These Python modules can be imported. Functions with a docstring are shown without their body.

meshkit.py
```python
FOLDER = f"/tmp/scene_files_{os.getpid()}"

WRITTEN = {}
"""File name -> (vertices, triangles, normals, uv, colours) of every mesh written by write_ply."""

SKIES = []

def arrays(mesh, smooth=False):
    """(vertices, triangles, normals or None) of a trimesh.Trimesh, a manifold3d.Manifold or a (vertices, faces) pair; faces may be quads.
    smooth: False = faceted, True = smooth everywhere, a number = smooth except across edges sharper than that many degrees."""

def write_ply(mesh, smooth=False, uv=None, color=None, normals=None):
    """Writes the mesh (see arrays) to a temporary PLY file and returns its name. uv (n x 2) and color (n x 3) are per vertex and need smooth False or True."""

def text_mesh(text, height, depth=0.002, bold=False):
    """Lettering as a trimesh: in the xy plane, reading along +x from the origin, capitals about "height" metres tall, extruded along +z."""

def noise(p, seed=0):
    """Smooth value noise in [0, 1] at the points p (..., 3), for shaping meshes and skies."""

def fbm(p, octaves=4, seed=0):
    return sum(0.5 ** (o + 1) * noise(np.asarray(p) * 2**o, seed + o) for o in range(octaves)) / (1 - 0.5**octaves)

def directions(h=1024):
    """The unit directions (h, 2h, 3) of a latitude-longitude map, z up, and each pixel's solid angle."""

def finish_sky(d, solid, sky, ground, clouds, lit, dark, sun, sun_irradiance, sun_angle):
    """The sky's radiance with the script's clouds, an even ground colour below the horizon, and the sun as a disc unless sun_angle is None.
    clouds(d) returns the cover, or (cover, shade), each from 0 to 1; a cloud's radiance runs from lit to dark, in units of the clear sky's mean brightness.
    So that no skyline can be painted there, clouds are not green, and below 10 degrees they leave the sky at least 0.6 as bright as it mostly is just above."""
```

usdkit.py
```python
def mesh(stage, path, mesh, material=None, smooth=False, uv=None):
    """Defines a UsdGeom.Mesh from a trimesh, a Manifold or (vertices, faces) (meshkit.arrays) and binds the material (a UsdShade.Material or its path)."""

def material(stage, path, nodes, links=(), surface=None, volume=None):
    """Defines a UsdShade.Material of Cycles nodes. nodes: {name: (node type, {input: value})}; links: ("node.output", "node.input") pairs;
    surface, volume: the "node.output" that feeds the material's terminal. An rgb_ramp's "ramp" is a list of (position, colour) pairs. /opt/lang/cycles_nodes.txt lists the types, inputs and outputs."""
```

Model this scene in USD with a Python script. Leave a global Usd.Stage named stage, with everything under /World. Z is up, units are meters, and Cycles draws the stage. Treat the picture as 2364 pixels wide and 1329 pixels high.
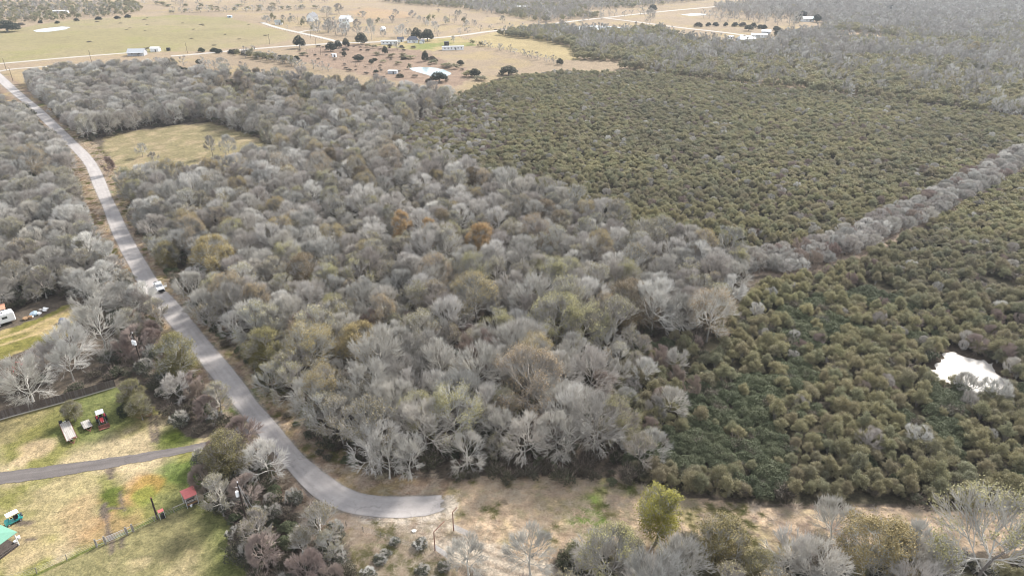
import math, numpy as np, trimesh, shapely, usdkit, meshkit
from shapely.geometry import Polygon, LineString
from pxr import Usd, UsdGeom, UsdLux, UsdShade, Gf, Sdf, Vt

stage = Usd.Stage.CreateInMemory()
UsdGeom.SetStageUpAxis(stage, 'Z')
UsdGeom.SetStageMetersPerUnit(stage, 1.0)
world = UsdGeom.Xform.Define(stage, '/World')
stage.SetDefaultPrim(world.GetPrim())
stage.DefinePrim('/World/Looks', 'Scope')

# ------------------------------------------------------------------ camera, sky, sun, exposure
CAM_H, PITCH, FPX = 85.0, math.radians(26.75), 1576.0
cam = UsdGeom.Camera.Define(stage, '/World/camera')
cam.CreateFocalLengthAttr(24.0)
cam.CreateHorizontalApertureAttr(24.0 * 2364 / FPX)
cam.CreateVerticalApertureAttr(24.0 * 2364 / FPX * 575 / 1024)
cam.CreateClippingRangeAttr(Gf.Vec2f(0.5, 20000))
cam.CreateExposureAttr(2.30)
cam.AddTranslateOp().Set(Gf.Vec3d(0, 0, CAM_H))
cam.AddRotateXOp().Set(90 - math.degrees(PITCH))

HAZE = 0.00009
SUN_AZ, SUN_EL = math.radians(38), math.radians(38)      # azimuth from +y towards +x
sky_mat = usdkit.material(stage, '/World/Looks/overcast_sky', {
    'sky': ('sky_texture', {'sky_type': 'single_scattering', 'sun_disc': False, 'sun_elevation': SUN_EL, 'sun_rotation': SUN_AZ}),
    'tc': ('texture_coordinate', {}),
    'map': ('mapping', {'scale': (1.0, 1.0, 2.6)}),
    'n': ('noise_texture', {'scale': 2.2, 'detail': 6, 'roughness': 0.55}),
    'cl': ('rgb_ramp', {'ramp': [(0.25, (1.75, 1.82, 1.93)), (0.55, (2.25, 2.29, 2.36)), (0.8, (2.9, 2.9, 2.9))]}),
    'mx': ('mix', {'fac': 0.86}),
    'bg': ('background_shader', {'strength': 0.1}),
}, [('tc.generated', 'map.vector'), ('map.vector', 'n.vector'), ('n.fac', 'cl.fac'), ('sky.color', 'mx.color1'), ('cl.color', 'mx.color2'),
    ('mx.color', 'bg.color')], surface='bg.background')
dome = UsdLux.DomeLight.Define(stage, '/World/sky')
dome.CreateIntensityAttr(1.0)
UsdShade.MaterialBindingAPI.Apply(dome.GetPrim()).Bind(sky_mat)
sun = UsdLux.DistantLight.Define(stage, '/World/sun')
sun.CreateIntensityAttr(0.40)
sun.CreateAngleAttr(11.0)
sun.GetPrim().CreateAttribute('inputs:normalize', Sdf.ValueTypeNames.Bool).Set(True)
sun.CreateColorAttr(Gf.Vec3f(1.0, 0.96, 0.90))
# the light shines along its -z axis; its +z axis points to the sun
sun.AddRotateZOp().Set(-math.degrees(SUN_AZ))
sun.AddRotateXOp().Set(-(90 - math.degrees(SUN_EL)))

# ------------------------------------------------------------------ helpers
CP, SP = math.cos(PITCH), math.sin(PITCH)


def G(px, py, z=0.0):
    """The point at height z that the photograph shows at pixel (px, py)."""
    a, v = (px - 1182.0) / FPX, (py - 664.5) / FPX
    t = (CAM_H - z) / (SP + v * CP)
    return np.array([a * t, (CP - v * SP) * t])


def PX(x, y, z=0.0):
    """Pixel at which a point shows (vectorised)."""
    dz = z - CAM_H
    depth = y * CP - dz * SP
    up = y * SP + dz * CP
    return 1182.0 + FPX * x / depth, 664.5 - FPX * up / depth


def pts(l, z=0.0):
    return np.array([G(p[0], p[1], z) for p in l])


def poly(l, z=0.0):
    p = Polygon(pts(l, z))
    return p if p.is_valid else p.buffer(0)


used = {}


def path_of(name, parent=None):
    base = (parent.rstrip('/') if parent else '/World') + '/' + name
    n = used.get(base, 0)
    used[base] = n + 1
    return base if n == 0 else '%s_%03d' % (base, n)


def tag(prim, label=None, cat=None, group=None, kind=None):
    for k, v in (('label', label), ('category', cat), ('group', group), ('kind', kind)):
        if v:
            prim.SetCustomDataByKey(k, v)
    return prim


def place(x, loc, rz=0.0, s=1.0):
    s = np.broadcast_to(np.asarray(s, float), 3)
    m = Gf.Matrix4d(1).SetScale(Gf.Vec3d(*map(float, s))) * Gf.Matrix4d(1).SetRotate(Gf.Rotation(Gf.Vec3d(0, 0, 1), math.degrees(rz)))
    m.SetTranslateOnly(Gf.Vec3d(*map(float, loc)))
    x.AddTransformOp().Set(m)


def thing(name, label, cat, loc=(0, 0, 0), rz=0.0, group=None, s=1.0):
    x = UsdGeom.Xform.Define(stage, path_of(name))
    place(x, (loc[0], loc[1], loc[2] if len(loc) > 2 else 0.0), rz, s)
    tag(x.GetPrim(), label, cat, group)
    return str(x.GetPath())


def part(name, mesh, mat, parent, smooth=30, label=None):
    m = usdkit.mesh(stage, path_of(name, parent), mesh, mat, smooth=smooth)
    if label:
        tag(m.GetPrim(), label)
    return str(m.GetPath())


def structure(name, mesh, mat, smooth=False, uv=None, label=None):
    m = usdkit.mesh(stage, path_of(name), mesh, mat, smooth=smooth, uv=uv)
    tag(m.GetPrim(), label, kind='structure')
    return m


class MB:
    """Collects shapes into one mesh."""
    def __init__(self):
        self.v, self.f, self.n = [], [], 0

    def add(self, v, f):
        v, f = np.asarray(v, float), np.asarray(f, int)
        if f.shape[1] == 4:
            f = np.vstack([f[:, [0, 1, 2]], f[:, [0, 2, 3]]])
        self.v.append(v)
        self.f.append(f + self.n)
        self.n += len(v)
        return self

    def tri(self, m, M4=None):
        if M4 is not None:
            m = m.copy()
            m.apply_transform(M4)
        return self.add(m.vertices, m.faces)

    def box(self, c, s, rz=0.0, ry=0.0):
        m = trimesh.creation.box(s)
        if ry:
            m.apply_transform(trimesh.transformations.rotation_matrix(ry, [0, 1, 0]))
        if rz:
            m.apply_transform(trimesh.transformations.rotation_matrix(rz, [0, 0, 1]))
        m.apply_translation(c)
        return self.tri(m)

    def hull(self, p):
        return self.tri(trimesh.convex.convex_hull(np.asarray(p, float)))

    def rbox(self, c, s, b=0.04):
        """A box with chamfered edges."""
        h = np.asarray(s, float) / 2
        b = min(b, *(h * 0.9))
        p = []
        for sx in (-1, 1):
            for sy in (-1, 1):
                for sz in (-1, 1):
                    for k in range(3):
                        q = h - b
                        q[k] = h[k]
                        p.append(np.array([sx, sy, sz]) * q + c)
        return self.hull(p)

    def frust(self, b, t, z0, z1):
        """Hull between two rectangles (x0, x1, half width) at z0 and z1."""
        return self.hull([(b[0], -b[2], z0), (b[1], -b[2], z0), (b[0], b[2], z0), (b[1], b[2], z0),
                          (t[0], -t[2], z1), (t[1], -t[2], z1), (t[0], t[2], z1), (t[1], t[2], z1)])

    def rod(self, a, b, r, k=8, r2=None):
        a, b = np.asarray(a, float), np.asarray(b, float)
        v, f = tubes(np.array([[a, b]]), np.array([[r, r if r2 is None else r2]]), k, cap=True)
        return self.add(v, f)

    def quad(self, p):
        return self.add(p, [[0, 1, 2, 3]])

    def plate(self, p, th):
        """A quad given thickness along its normal."""
        p = np.asarray(p, float)
        n = np.cross(p[1] - p[0], p[2] - p[0])
        n = n / np.linalg.norm(n) * th
        return self.hull(np.vstack([p, p + n]))

    def mesh(self):
        return trimesh.Trimesh(np.vstack(self.v), np.vstack(self.f), process=False)


def tubes(P, R, k=3, cap=False):
    """P (n, m, 3) polylines with radii R (n, m): k-sided tubes."""
    n, m, _ = P.shape
    d = np.gradient(P, axis=1)
    d /= np.maximum(np.linalg.norm(d, axis=2, keepdims=True), 1e-9)
    ref = np.where(np.abs(d[..., 2:3]) > 0.9, np.array([1.0, 0, 0]), np.array([0, 0, 1.0]))
    u = np.cross(d, ref)
    u /= np.maximum(np.linalg.norm(u, axis=2, keepdims=True), 1e-9)
    w = np.cross(d, u)
    a = np.arange(k) * 2 * np.pi / k
    ring = P[:, :, None] + R[:, :, None, None] * (u[:, :, None] * np.cos(a)[:, None] + w[:, :, None] * np.sin(a)[:, None])
    v = ring.reshape(-1, 3)
    i = np.arange(n)[:, None, None] * (m * k) + np.arange(m - 1)[None, :, None] * k
    j = np.arange(k)[None, None]
    j2 = (j + 1) % k
    q = np.stack([i + j, i + k + j, i + k + j2, i + j2], -1).reshape(-1, 4)
    f = np.vstack([q[:, [0, 1, 2]], q[:, [0, 2, 3]]])
    if cap:
        extra, tail = [], []
        for b in range(n):
            for s, e in ((0, 0), (m - 1, 1)):
                idx = b * m * k + s * k + np.arange(k)
                for t in range(1, k - 1):
                    extra.append([idx[0], idx[t], idx[t + 1]] if not e else [idx[0], idx[t + 1], idx[t]])
        f = np.vstack([f, np.array(extra)])
    return v, f


def cones(P0, P1, r):
    """Thin three-sided spikes from P0 to P1."""
    n = len(P0)
    d = P1 - P0
    d = d / np.maximum(np.linalg.norm(d, axis=1, keepdims=True), 1e-9)
    ref = np.where(np.abs(d[:, 2:3]) > 0.9, np.array([1.0, 0, 0]), np.array([0, 0, 1.0]))
    u = np.cross(d, ref)
    u /= np.linalg.norm(u, axis=1, keepdims=True)
    w = np.cross(d, u)
    a = np.arange(3) * 2 * np.pi / 3
    r = np.broadcast_to(r, n)[:, None, None]
    base = P0[:, None] + r * (u[:, None] * np.cos(a)[:, None] + w[:, None] * np.sin(a)[:, None])
    v = np.concatenate([base, P1[:, None]], 1).reshape(-1, 3)
    i = np.arange(n)[:, None] * 4
    f = np.concatenate([i + np.array([[0, 3, 1]]), i + np.array([[1, 3, 2]]), i + np.array([[2, 3, 0]])], 0)
    return v, f


def unit(a):
    return a / np.maximum(np.linalg.norm(a, axis=-1, keepdims=True), 1e-9)


# ------------------------------------------------------------------ materials
def mat(name, color, rough=0.7, spec=0.3, metal=0.0, var=0.12, scale=3.0, bump=0.0, bscale=20.0):
    """Plain painted or natural surface with a little grain."""
    c = np.array(color, float)
    nodes = {'tc': ('texture_coordinate', {}), 'n': ('noise_texture', {'scale': scale, 'detail': 4, 'roughness': 0.6}),
             'r': ('rgb_ramp', {'ramp': [(0.3, tuple(c * (1 - var))), (0.7, tuple(np.minimum(c * (1 + var), 0.95)))]}),
             'p': ('principled_bsdf', {'roughness': rough, 'metallic': metal, 'specular_ior_level': spec})}
    links = [('tc.object', 'n.vector'), ('n.fac', 'r.fac'), ('r.color', 'p.base_color')]
    if bump:
        nodes['bn'] = ('noise_texture', {'scale': bscale, 'detail': 4})
        nodes['b'] = ('bump', {'strength': bump, 'distance': 0.05})
        links += [('tc.object', 'bn.vector'), ('bn.fac', 'b.height'), ('b.normal', 'p.normal')]
    return usdkit.material(stage, '/World/Looks/' + name, nodes, links, surface='p.BSDF')


def twig_mat(name, cols, zone=None):
    """Bark: each plant takes its own tone; lichen mottling from noise."""
    stops = [(i / max(len(cols) - 1, 1), c) for i, c in enumerate(cols)]
    return usdkit.material(stage, '/World/Looks/' + name, {
        'oi': ('object_info', {}), 'g': ('geometry', {}),
        'r': ('rgb_ramp', {'ramp': stops}),
        'n': ('noise_texture', {'scale': 0.9, 'detail': 3}),
        'm': ('rgb_ramp', {'ramp': [(0.3, (0.80, 0.79, 0.78)), (0.7, (1.16, 1.16, 1.15))]}),
        'x': ('mix', {'mix_type': 'multiply', 'fac': 1.0}),
        'p': ('principled_bsdf', {'roughness': 0.9, 'specular_ior_level': 0.1})},
        [('oi.random', 'r.fac'), ('g.position', 'n.vector'), ('n.fac', 'm.fac'), ('r.color', 'x.color1'), ('m.color', 'x.color2'), ('x.color', 'p.base_color')],
        surface='p.BSDF')


def leaf_mat(name, cols, rough=0.6, spec=0.25, trans=0.25, zscale=0.02, zone=((0.86, 0.86, 0.9), (1.12, 1.12, 1.05))):
    """Foliage: tone by plant, by leaf, and by a slow drift over the land."""
    stops = [(i / max(len(cols) - 1, 1), c) for i, c in enumerate(cols)]
    return usdkit.material(stage, '/World/Looks/' + name, {
        'oi': ('object_info', {}), 'g': ('geometry', {}),
        'r': ('rgb_ramp', {'ramp': stops}),
        'l': ('rgb_ramp', {'ramp': [(0, (0.68, 0.70, 0.72)), (1, (1.32, 1.30, 1.22))]}),
        'zn': ('noise_texture', {'scale': zscale, 'detail': 3}),
        'z': ('rgb_ramp', {'ramp': [(0.35, zone[0]), (0.65, zone[1])]}),
        'x': ('mix', {'mix_type': 'multiply', 'fac': 1.0}), 'x2': ('mix', {'mix_type': 'multiply', 'fac': 1.0}),
        'p': ('principled_bsdf', {'roughness': rough, 'specular_ior_level': spec}),
        't': ('translucent_bsdf', {}), 'mx': ('mix_closure', {'fac': trans})},
        [('oi.random', 'r.fac'), ('g.random_per_island', 'l.fac'), ('g.position', 'zn.vector'), ('zn.fac', 'z.fac'), ('r.color', 'x.color1'), ('l.color', 'x.color2'),
         ('x.color', 'x2.color1'), ('z.color', 'x2.color2'), ('x2.color', 'p.base_color'), ('x2.color', 't.color'), ('p.BSDF', 'mx.closure1'), ('t.BSDF', 'mx.closure2')],
        surface='mx.closure')


GREYS = [(0.27, 0.25, 0.225), (0.48, 0.46, 0.42), (0.34, 0.305, 0.275), (0.62, 0.60, 0.56), (0.335, 0.325, 0.30), (0.49, 0.46, 0.41), (0.40, 0.365, 0.335), (0.58, 0.56, 0.525)]
M_TWIG = twig_mat('grey_twigs', GREYS)
M_TWIGD = twig_mat('far_grey_twigs', [tuple(np.array(c) * 0.84) for c in GREYS])
M_TWIGB = twig_mat('brown_twigs', [(0.25, 0.19, 0.165), (0.33, 0.27, 0.24), (0.29, 0.235, 0.19)])
M_TRUNK = twig_mat('bark', [(0.17, 0.15, 0.135), (0.25, 0.235, 0.21), (0.33, 0.31, 0.28)])
M_WHITE = twig_mat('pale_bark', [(0.43, 0.41, 0.37), (0.50, 0.475, 0.43)])
M_OLIVE = leaf_mat('olive_leaves', [(0.42, 0.37, 0.205), (0.37, 0.335, 0.19), (0.45, 0.395, 0.215), (0.39, 0.325, 0.20), (0.345, 0.335, 0.205), (0.425, 0.39, 0.21)], trans=0.32)
M_VINE = leaf_mat('vine_leaves', [(0.115, 0.132, 0.066), (0.165, 0.175, 0.092), (0.135, 0.152, 0.080)], rough=0.6, spec=0.22, trans=0.12)
M_DARK = leaf_mat('evergreen_leaves', [(0.040, 0.050, 0.030), (0.056, 0.064, 0.036), (0.048, 0.058, 0.038)], rough=0.6, spec=0.2, trans=0.12)
M_BRUSH = leaf_mat('brush_leaves', [(0.085, 0.095, 0.050), (0.12, 0.105, 0.065), (0.150, 0.120, 0.088), (0.080, 0.090, 0.052)], trans=0.15)
M_SAGE = leaf_mat('sage_leaves', [(0.135, 0.140, 0.095), (0.165, 0.155, 0.115), (0.110, 0.115, 0.080)], trans=0.2)
M_GOLD = leaf_mat('gold_leaves', [(0.50, 0.375, 0.165), (0.46, 0.36, 0.17)])
M_ORANGE = leaf_mat('orange_leaves', [(0.57, 0.365, 0.165), (0.60, 0.40, 0.20)])
M_TAN = leaf_mat('tan_leaves', [(0.55, 0.41, 0.25), (0.50, 0.37, 0.22)])
M_LIME = leaf_mat('lime_leaves', [(0.46, 0.41, 0.085), (0.42, 0.38, 0.09)])
M_PALEY = leaf_mat('pale_yellow_leaves', [(0.50, 0.45, 0.21), (0.46, 0.41, 0.20)])
M_CREAM = leaf_mat('cream_leaves', [(0.44, 0.385, 0.25), (0.40, 0.36, 0.21), (0.38, 0.30, 0.19)])
M_RUST = leaf_mat('rust_leaves', [(0.32, 0.235, 0.14), (0.29, 0.225, 0.135)])
M_OLIVEY = leaf_mat('olive_yellow_leaves', [(0.31, 0.262, 0.10), (0.27, 0.24, 0.105), (0.33, 0.265, 0.115)])
M_GRASSB = leaf_mat('dry_grass_blades', [(0.74, 0.56, 0.42), (0.76, 0.63, 0.48), (0.68, 0.51, 0.38), (0.60, 0.51, 0.33)], rough=0.8, spec=0.1, trans=0.0)
M_GRASSG = leaf_mat('green_grass_blades', [(0.27, 0.26, 0.09), (0.38, 0.33, 0.14), (0.22, 0.24, 0.08)], rough=0.8, spec=0.1, trans=0.3)


# ------------------------------------------------------------------ plants
def grow(seed, H, R, counts=(10, 6, 5, 4, 3), fork=0.30, stems=1, up=0.24, thick=1.0, droop=0.0, gnarl=0.55, thin=1.0):
    """A leafless tree as trunk mesh, branches mesh and twig tips."""
    r = np.random.default_rng(seed)
    cz = H * 0.52
    centre = np.array([0, 0, cz])
    ax = np.array([R, R, (H - cz)])

    def dome(q):
        # soft limit: growth flattens against the crown's outline
        e = (q - centre) / np.where(q[..., 2:3] > cz, ax, ax * [1, 1, 0.8])
        rho = np.linalg.norm(e, axis=-1, keepdims=True)
        k = np.where(rho > 0.8, (0.8 + 0.32 * np.tanh((rho - 0.8) / 0.5)) / np.maximum(rho, 1e-6), 1.0)
        return np.where(q[..., 2:3] > H * fork * 0.9, centre + (q - centre) * k, q)
    # trunk(s)
    tv = MB()
    P0, D0, RA = [], [], []
    for s in range(stems):
        a = r.uniform(0, 6.28)
        lean = np.array([math.cos(a), math.sin(a), 0]) * (r.uniform(0.02, 0.10) if stems == 1 else r.uniform(0.25, 0.5))
        top = H * fork * r.uniform(0.9, 1.15)
        n = 6
        z = np.linspace(0, 1, n)[:, None]
        base = np.array([math.cos(a), math.sin(a), 0]) * (0.0 if stems == 1 else 0.15)
        p = base + lean * top * z + np.array([0, 0, 1.0]) * top * z + r.normal(0, 0.05, (n, 3)) * z * H * 0.03
        rad = thick * H * 0.017 * (1.25 - 0.5 * z[:, 0]) / (1 if stems == 1 else 1.5)
        rad[0] *= 1.35
        tv.add(*tubes(p[None], rad[None], 7))
        P0.append(p[-1]); D0.append(unit(lean + [0, 0, 1])); RA.append(rad[-1])
        # leader going up through the crown
        q = p[-1] + np.cumsum(np.vstack([[0, 0, 0], np.tile([lean[0] * 1.2, lean[1] * 1.2, 1.0], (4, 1)) * (H * 0.13) + r.normal(0, 0.04 * H * 0.6, (4, 3)) * [1, 1, 0.3]]), 0)
        tv.add(*tubes(q[None], (rad[-1] * np.linspace(1, 0.35, 5))[None], 5))
        P0 += [q[1], q[2], q[3]]; D0 += [unit(np.array([0, 0, 1.0]) + lean)] * 3; RA += [rad[-1] * .8, rad[-1] * .6, rad[-1] * .45]
    P0, D0, RA = np.array(P0), np.array(D0), np.array(RA)
    bm = MB()
    L = [0.84 * R, 0.58 * R, 0.38 * R, 0.24 * R, 0.15 * R]
    tips = None
    nl = len(counts)
    for lev, cnt in enumerate(counts):
        if lev == 0:
            k = np.tile(np.arange(len(P0)), int(np.ceil(cnt * stems * 1.0 / len(P0) * 2)))[:max(cnt * stems, len(P0))]
            k = np.sort(k)
            st, pd, pr = P0[k], D0[k], RA[k]
            az = np.arange(len(k)) * 2.399 + r.uniform(0, 6)
            side = np.stack([np.cos(az), np.sin(az), np.zeros(len(k))], 1)
            hi = (st[:, 2:3] - H * fork) / (H * 0.4)
            d = unit(side * r.uniform(0.8, 1.25, (len(k), 1)) + np.array([0, 0, 1.0]) * (r.uniform(0.22, 0.8, (len(k), 1)) + hi * 0.5))
        else:
            n = len(prevP) * cnt
            b = np.repeat(np.arange(len(prevP)), cnt)
            t = np.tile((np.arange(cnt) + 0.5) / cnt, len(prevP)) * 0.82 + 0.20 + r.uniform(-0.06, 0.06, n)
            t = np.clip(t, 0.15, 1.0) * (prevP.shape[1] - 1)
            i0 = np.minimum(t.astype(int), prevP.shape[1] - 2)
            f = (t - i0)[:, None]
            st = prevP[b, i0] * (1 - f) + prevP[b, i0 + 1] * f
            pd = unit(prevP[b, i0 + 1] - prevP[b, i0])
            pr = prevR[b, i0] * (1 - f[:, 0]) + prevR[b, i0 + 1] * f[:, 0]
            out = unit((st - centre) * [1, 1, 1.1])
            d = unit(pd * 0.55 + out * (0.5 + 0.12 * lev) + np.array([0, 0, 1.0]) * (up - droop * lev * 0.12) + unit(r.normal(0, 1, (n, 3))) * 0.74)
        n = len(st)
        ln = L[min(lev, 4)] * r.uniform(0.65, 1.15, n)
        if lev == nl - 1:
            e = st + d * ln[:, None]
            bm.add(*cones(st, e, np.maximum(pr * 0.7, 0.024 * thin)))
            tips = e
            tipdir = d
            break
        m = (4, 4, 3, 3)[min(lev, 3)]
        P = [st]
        dd = d
        for s in range(m):
            dd = unit(dd + unit(r.normal(0, 1, (n, 3))) * gnarl * 0.42 + np.array([0, 0, 1.0]) * (0.10 - droop * 0.2))
            P.append(P[-1] + dd * (ln / m)[:, None])
        P = np.stack(P, 1)
        P = dome(P) if lev < 3 else P
        r0 = np.maximum(pr * (0.62, 0.62, 0.66, 0.72)[min(lev, 3)], (0.075, 0.058, 0.043, 0.031)[min(lev, 3)] * thin)
        Rr = r0[:, None] * np.linspace(1, 0.55, m + 1)[None]
        Rr = np.maximum(Rr, 0.018)
        bm.add(*tubes(P, Rr, 4 if lev == 0 else 3))
        prevP, prevR = P, Rr
    return tv.mesh(), bm.mesh(), tips, tipdir


def leaves(P, size, seed, per=1, spread=0.2, flat=0.35, out=None):
    """Small leaf clusters as bent quads at the points P."""
    r = np.random.default_rng(seed)
    P = np.repeat(P, per, 0)
    n = len(P)
    P = P + r.normal(0, spread, (n, 3))
    nrm = r.normal(0, 1, (n, 3)) + np.array([0, 0, 1.0]) * flat * 2
    if out is not None:
        nrm += np.repeat(out, per, 0) * 1.2
    nrm = unit(nrm)
    a = unit(np.cross(nrm, r.normal(0, 1, (n, 3))))
    b = np.cross(nrm, a)
    s = size * r.uniform(0.55, 1.35, n)[:, None]
    a, b = a * s * 0.5, b * s * 0.36
    v = np.stack([P - a, P - b + nrm * s * 0.06, P + a, P + b + nrm * s * 0.06], 1).reshape(-1, 3)
    i = np.arange(n)[:, None] * 4
    f = np.concatenate([i + np.array([[0, 1, 2]]), i + np.array([[0, 2, 3]])], 0)
    return v, f


def crown_points(r, n, lobes, shell=(0.62, 1.04), low=-0.35):
    """Points near the surfaces of several lobes (cx, cy, cz, rx, rz), none inside another lobe's core."""
    lobes = np.array(lobes, float)
    w = lobes[:, 3] ** 2
    k = r.choice(len(lobes), n * 2, p=w / w.sum())
    d = unit(r.normal(0, 1, (n * 2, 3)))
    d[:, 2] = np.where(d[:, 2] < low, -d[:, 2], d[:, 2])
    rad = r.uniform(shell[0], shell[1], n * 2) ** 0.7
    P = lobes[k, :3] + d * np.stack([lobes[k, 3], lobes[k, 3], lobes[k, 4]], 1) * rad[:, None]
    inside = np.zeros(n * 2, bool)
    for j, l in enumerate(lobes):
        q = (P - l[:3]) / np.array([l[3], l[3], l[4]])
        inside |= ((q ** 2).sum(1) < 0.42) & (k != j)
    ok = np.nonzero(~inside & (P[:, 2] > 0.15))[0][:n]
    return P[ok], d[ok]


def dome_lobes(r, R, H, n, base=0.35, rough=0.14):
    l = []
    for i in range(n):
        a = i * 2.399 + r.uniform(-0.4, 0.4)
        q = math.sqrt((i + 0.4) / n)
        rr = R * r.uniform(0.30, 0.46)
        z = H * (base + (0.62 - base) * (1 - q ** 2)) + H * r.uniform(-0.06, rough)
        l.append((math.cos(a) * q * (R - rr * 0.7), math.sin(a) * q * (R - rr * 0.7), z, rr, rr * r.uniform(0.65, 0.95)))
    return l


def stems_mesh(seed, lobes, H, r0=0.06, n=None, k=5):
    r = np.random.default_rng(seed)
    b = MB()
    for l in lobes[:n]:
        e = np.array(l[:3])
        t = np.linspace(0, 1, 4)[:, None]
        p = t * e + np.array([0, 0, 1.0]) * (np.sin(t * np.pi) * 0.08 * H) + r.normal(0, 0.06, (4, 3)) * t * (1 - t) * 4
        b.add(*tubes(p[None], (r0 * np.linspace(1, 0.4, 4))[None], k))
    return b.mesh()


def M(v, f):
    return trimesh.Trimesh(v, f, process=False)


KINDS = {}
stage.CreateClassPrim('/World/plant_kinds')


def kind(name, parts):
    """Registers a kind of plant: [(part name, mesh, material)]."""
    p = '/World/plant_kinds/' + name
    UsdGeom.Xform.Define(stage, p)
    for n, m, mt in parts:
        usdkit.mesh(stage, p + '/' + n, m, mt, smooth=False)
    KINDS[name] = [(n, m, mt) for n, m, mt in parts]
    return name




def instance(name, kindname, xy, rz, s, label, cat, group=None, z=0.0):
    x = UsdGeom.Xform.Define(stage, path_of(name))
    x.GetPrim().GetReferences().AddInternalReference('/World/plant_kinds/' + kindname)
    x.GetPrim().SetInstanceable(True)
    place(x, (xy[0], xy[1], z), rz, s)
    tag(x.GetPrim(), label, cat, group)


def scatter(name, kinds, P, rz, S, which, label, cat=None):
    """Everything nobody could count, as one object."""
    if len(P) == 0:
        return
    pi = UsdGeom.PointInstancer.Define(stage, path_of(name))
    base = str(pi.GetPath())
    tg = []
    for i, k in enumerate(kinds):
        q = '%s/%s' % (base, k)
        UsdGeom.Xform.Define(stage, q)
        for n, m, mt in KINDS[k]:
            usdkit.mesh(stage, q + '/' + n, m, mt, smooth=False)
        tg.append(Sdf.Path(q))
    pi.CreatePrototypesRel().SetTargets(tg)
    pi.CreateProtoIndicesAttr(Vt.IntArray.FromNumpy(np.asarray(which, np.int32)))
    P = np.asarray(P, np.float32)
    if P.shape[1] == 2:
        P = np.hstack([P, np.zeros((len(P), 1), np.float32)])
    pi.CreatePositionsAttr(Vt.Vec3fArray.FromNumpy(np.ascontiguousarray(P)))
    S = np.asarray(S, np.float32)
    if S.ndim == 1:
        S = np.repeat(S[:, None], 3, 1)
    pi.CreateScalesAttr(Vt.Vec3fArray.FromNumpy(np.ascontiguousarray(S)))
    pi.CreateOrientationsAttr(Vt.QuathArray([Gf.Quath(float(math.cos(a / 2)), 0.0, 0.0, float(math.sin(a / 2))) for a in rz]))
    tag(pi.GetPrim(), label, cat, kind='stuff')


# --- kinds of bare tree (unit size in metres, scaled a little per tree)
BARE = []
for i, (H, R, kw) in enumerate([
        (10.5, 4.6, dict(fork=0.28)), (11.5, 4.2, dict(fork=0.34, up=0.42)), (9.5, 4.9, dict(fork=0.24, gnarl=0.8)), (10.5, 4.4, dict(fork=0.3, gnarl=0.9, up=0.1)),
        (10.0, 3.6, dict(fork=0.36, up=0.5)), (9.0, 4.2, dict(stems=3, fork=0.22, counts=(4, 6, 5, 4, 3))), (12.0, 5.4, dict(fork=0.30, gnarl=0.75)),
        (8.5, 3.4, dict(stems=2, fork=0.25, up=0.45, counts=(5, 6, 5, 4, 3)))]):
    t, b, tips, td = grow(100 + i, H, R, **kw)
    pr = [('trunk', t, M_TRUNK), ('crown', b, M_TWIG)]
    if i in (1, 4, 7):
        kp = np.random.default_rng(i).random(len(tips)) < 0.42
        pr.append(('leaves', M(*leaves(tips[kp], 0.26, i + 60, spread=0.12)), M_CREAM))
    BARE.append(kind('bare_tree_%d' % i, pr))
BROWN = []
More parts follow.
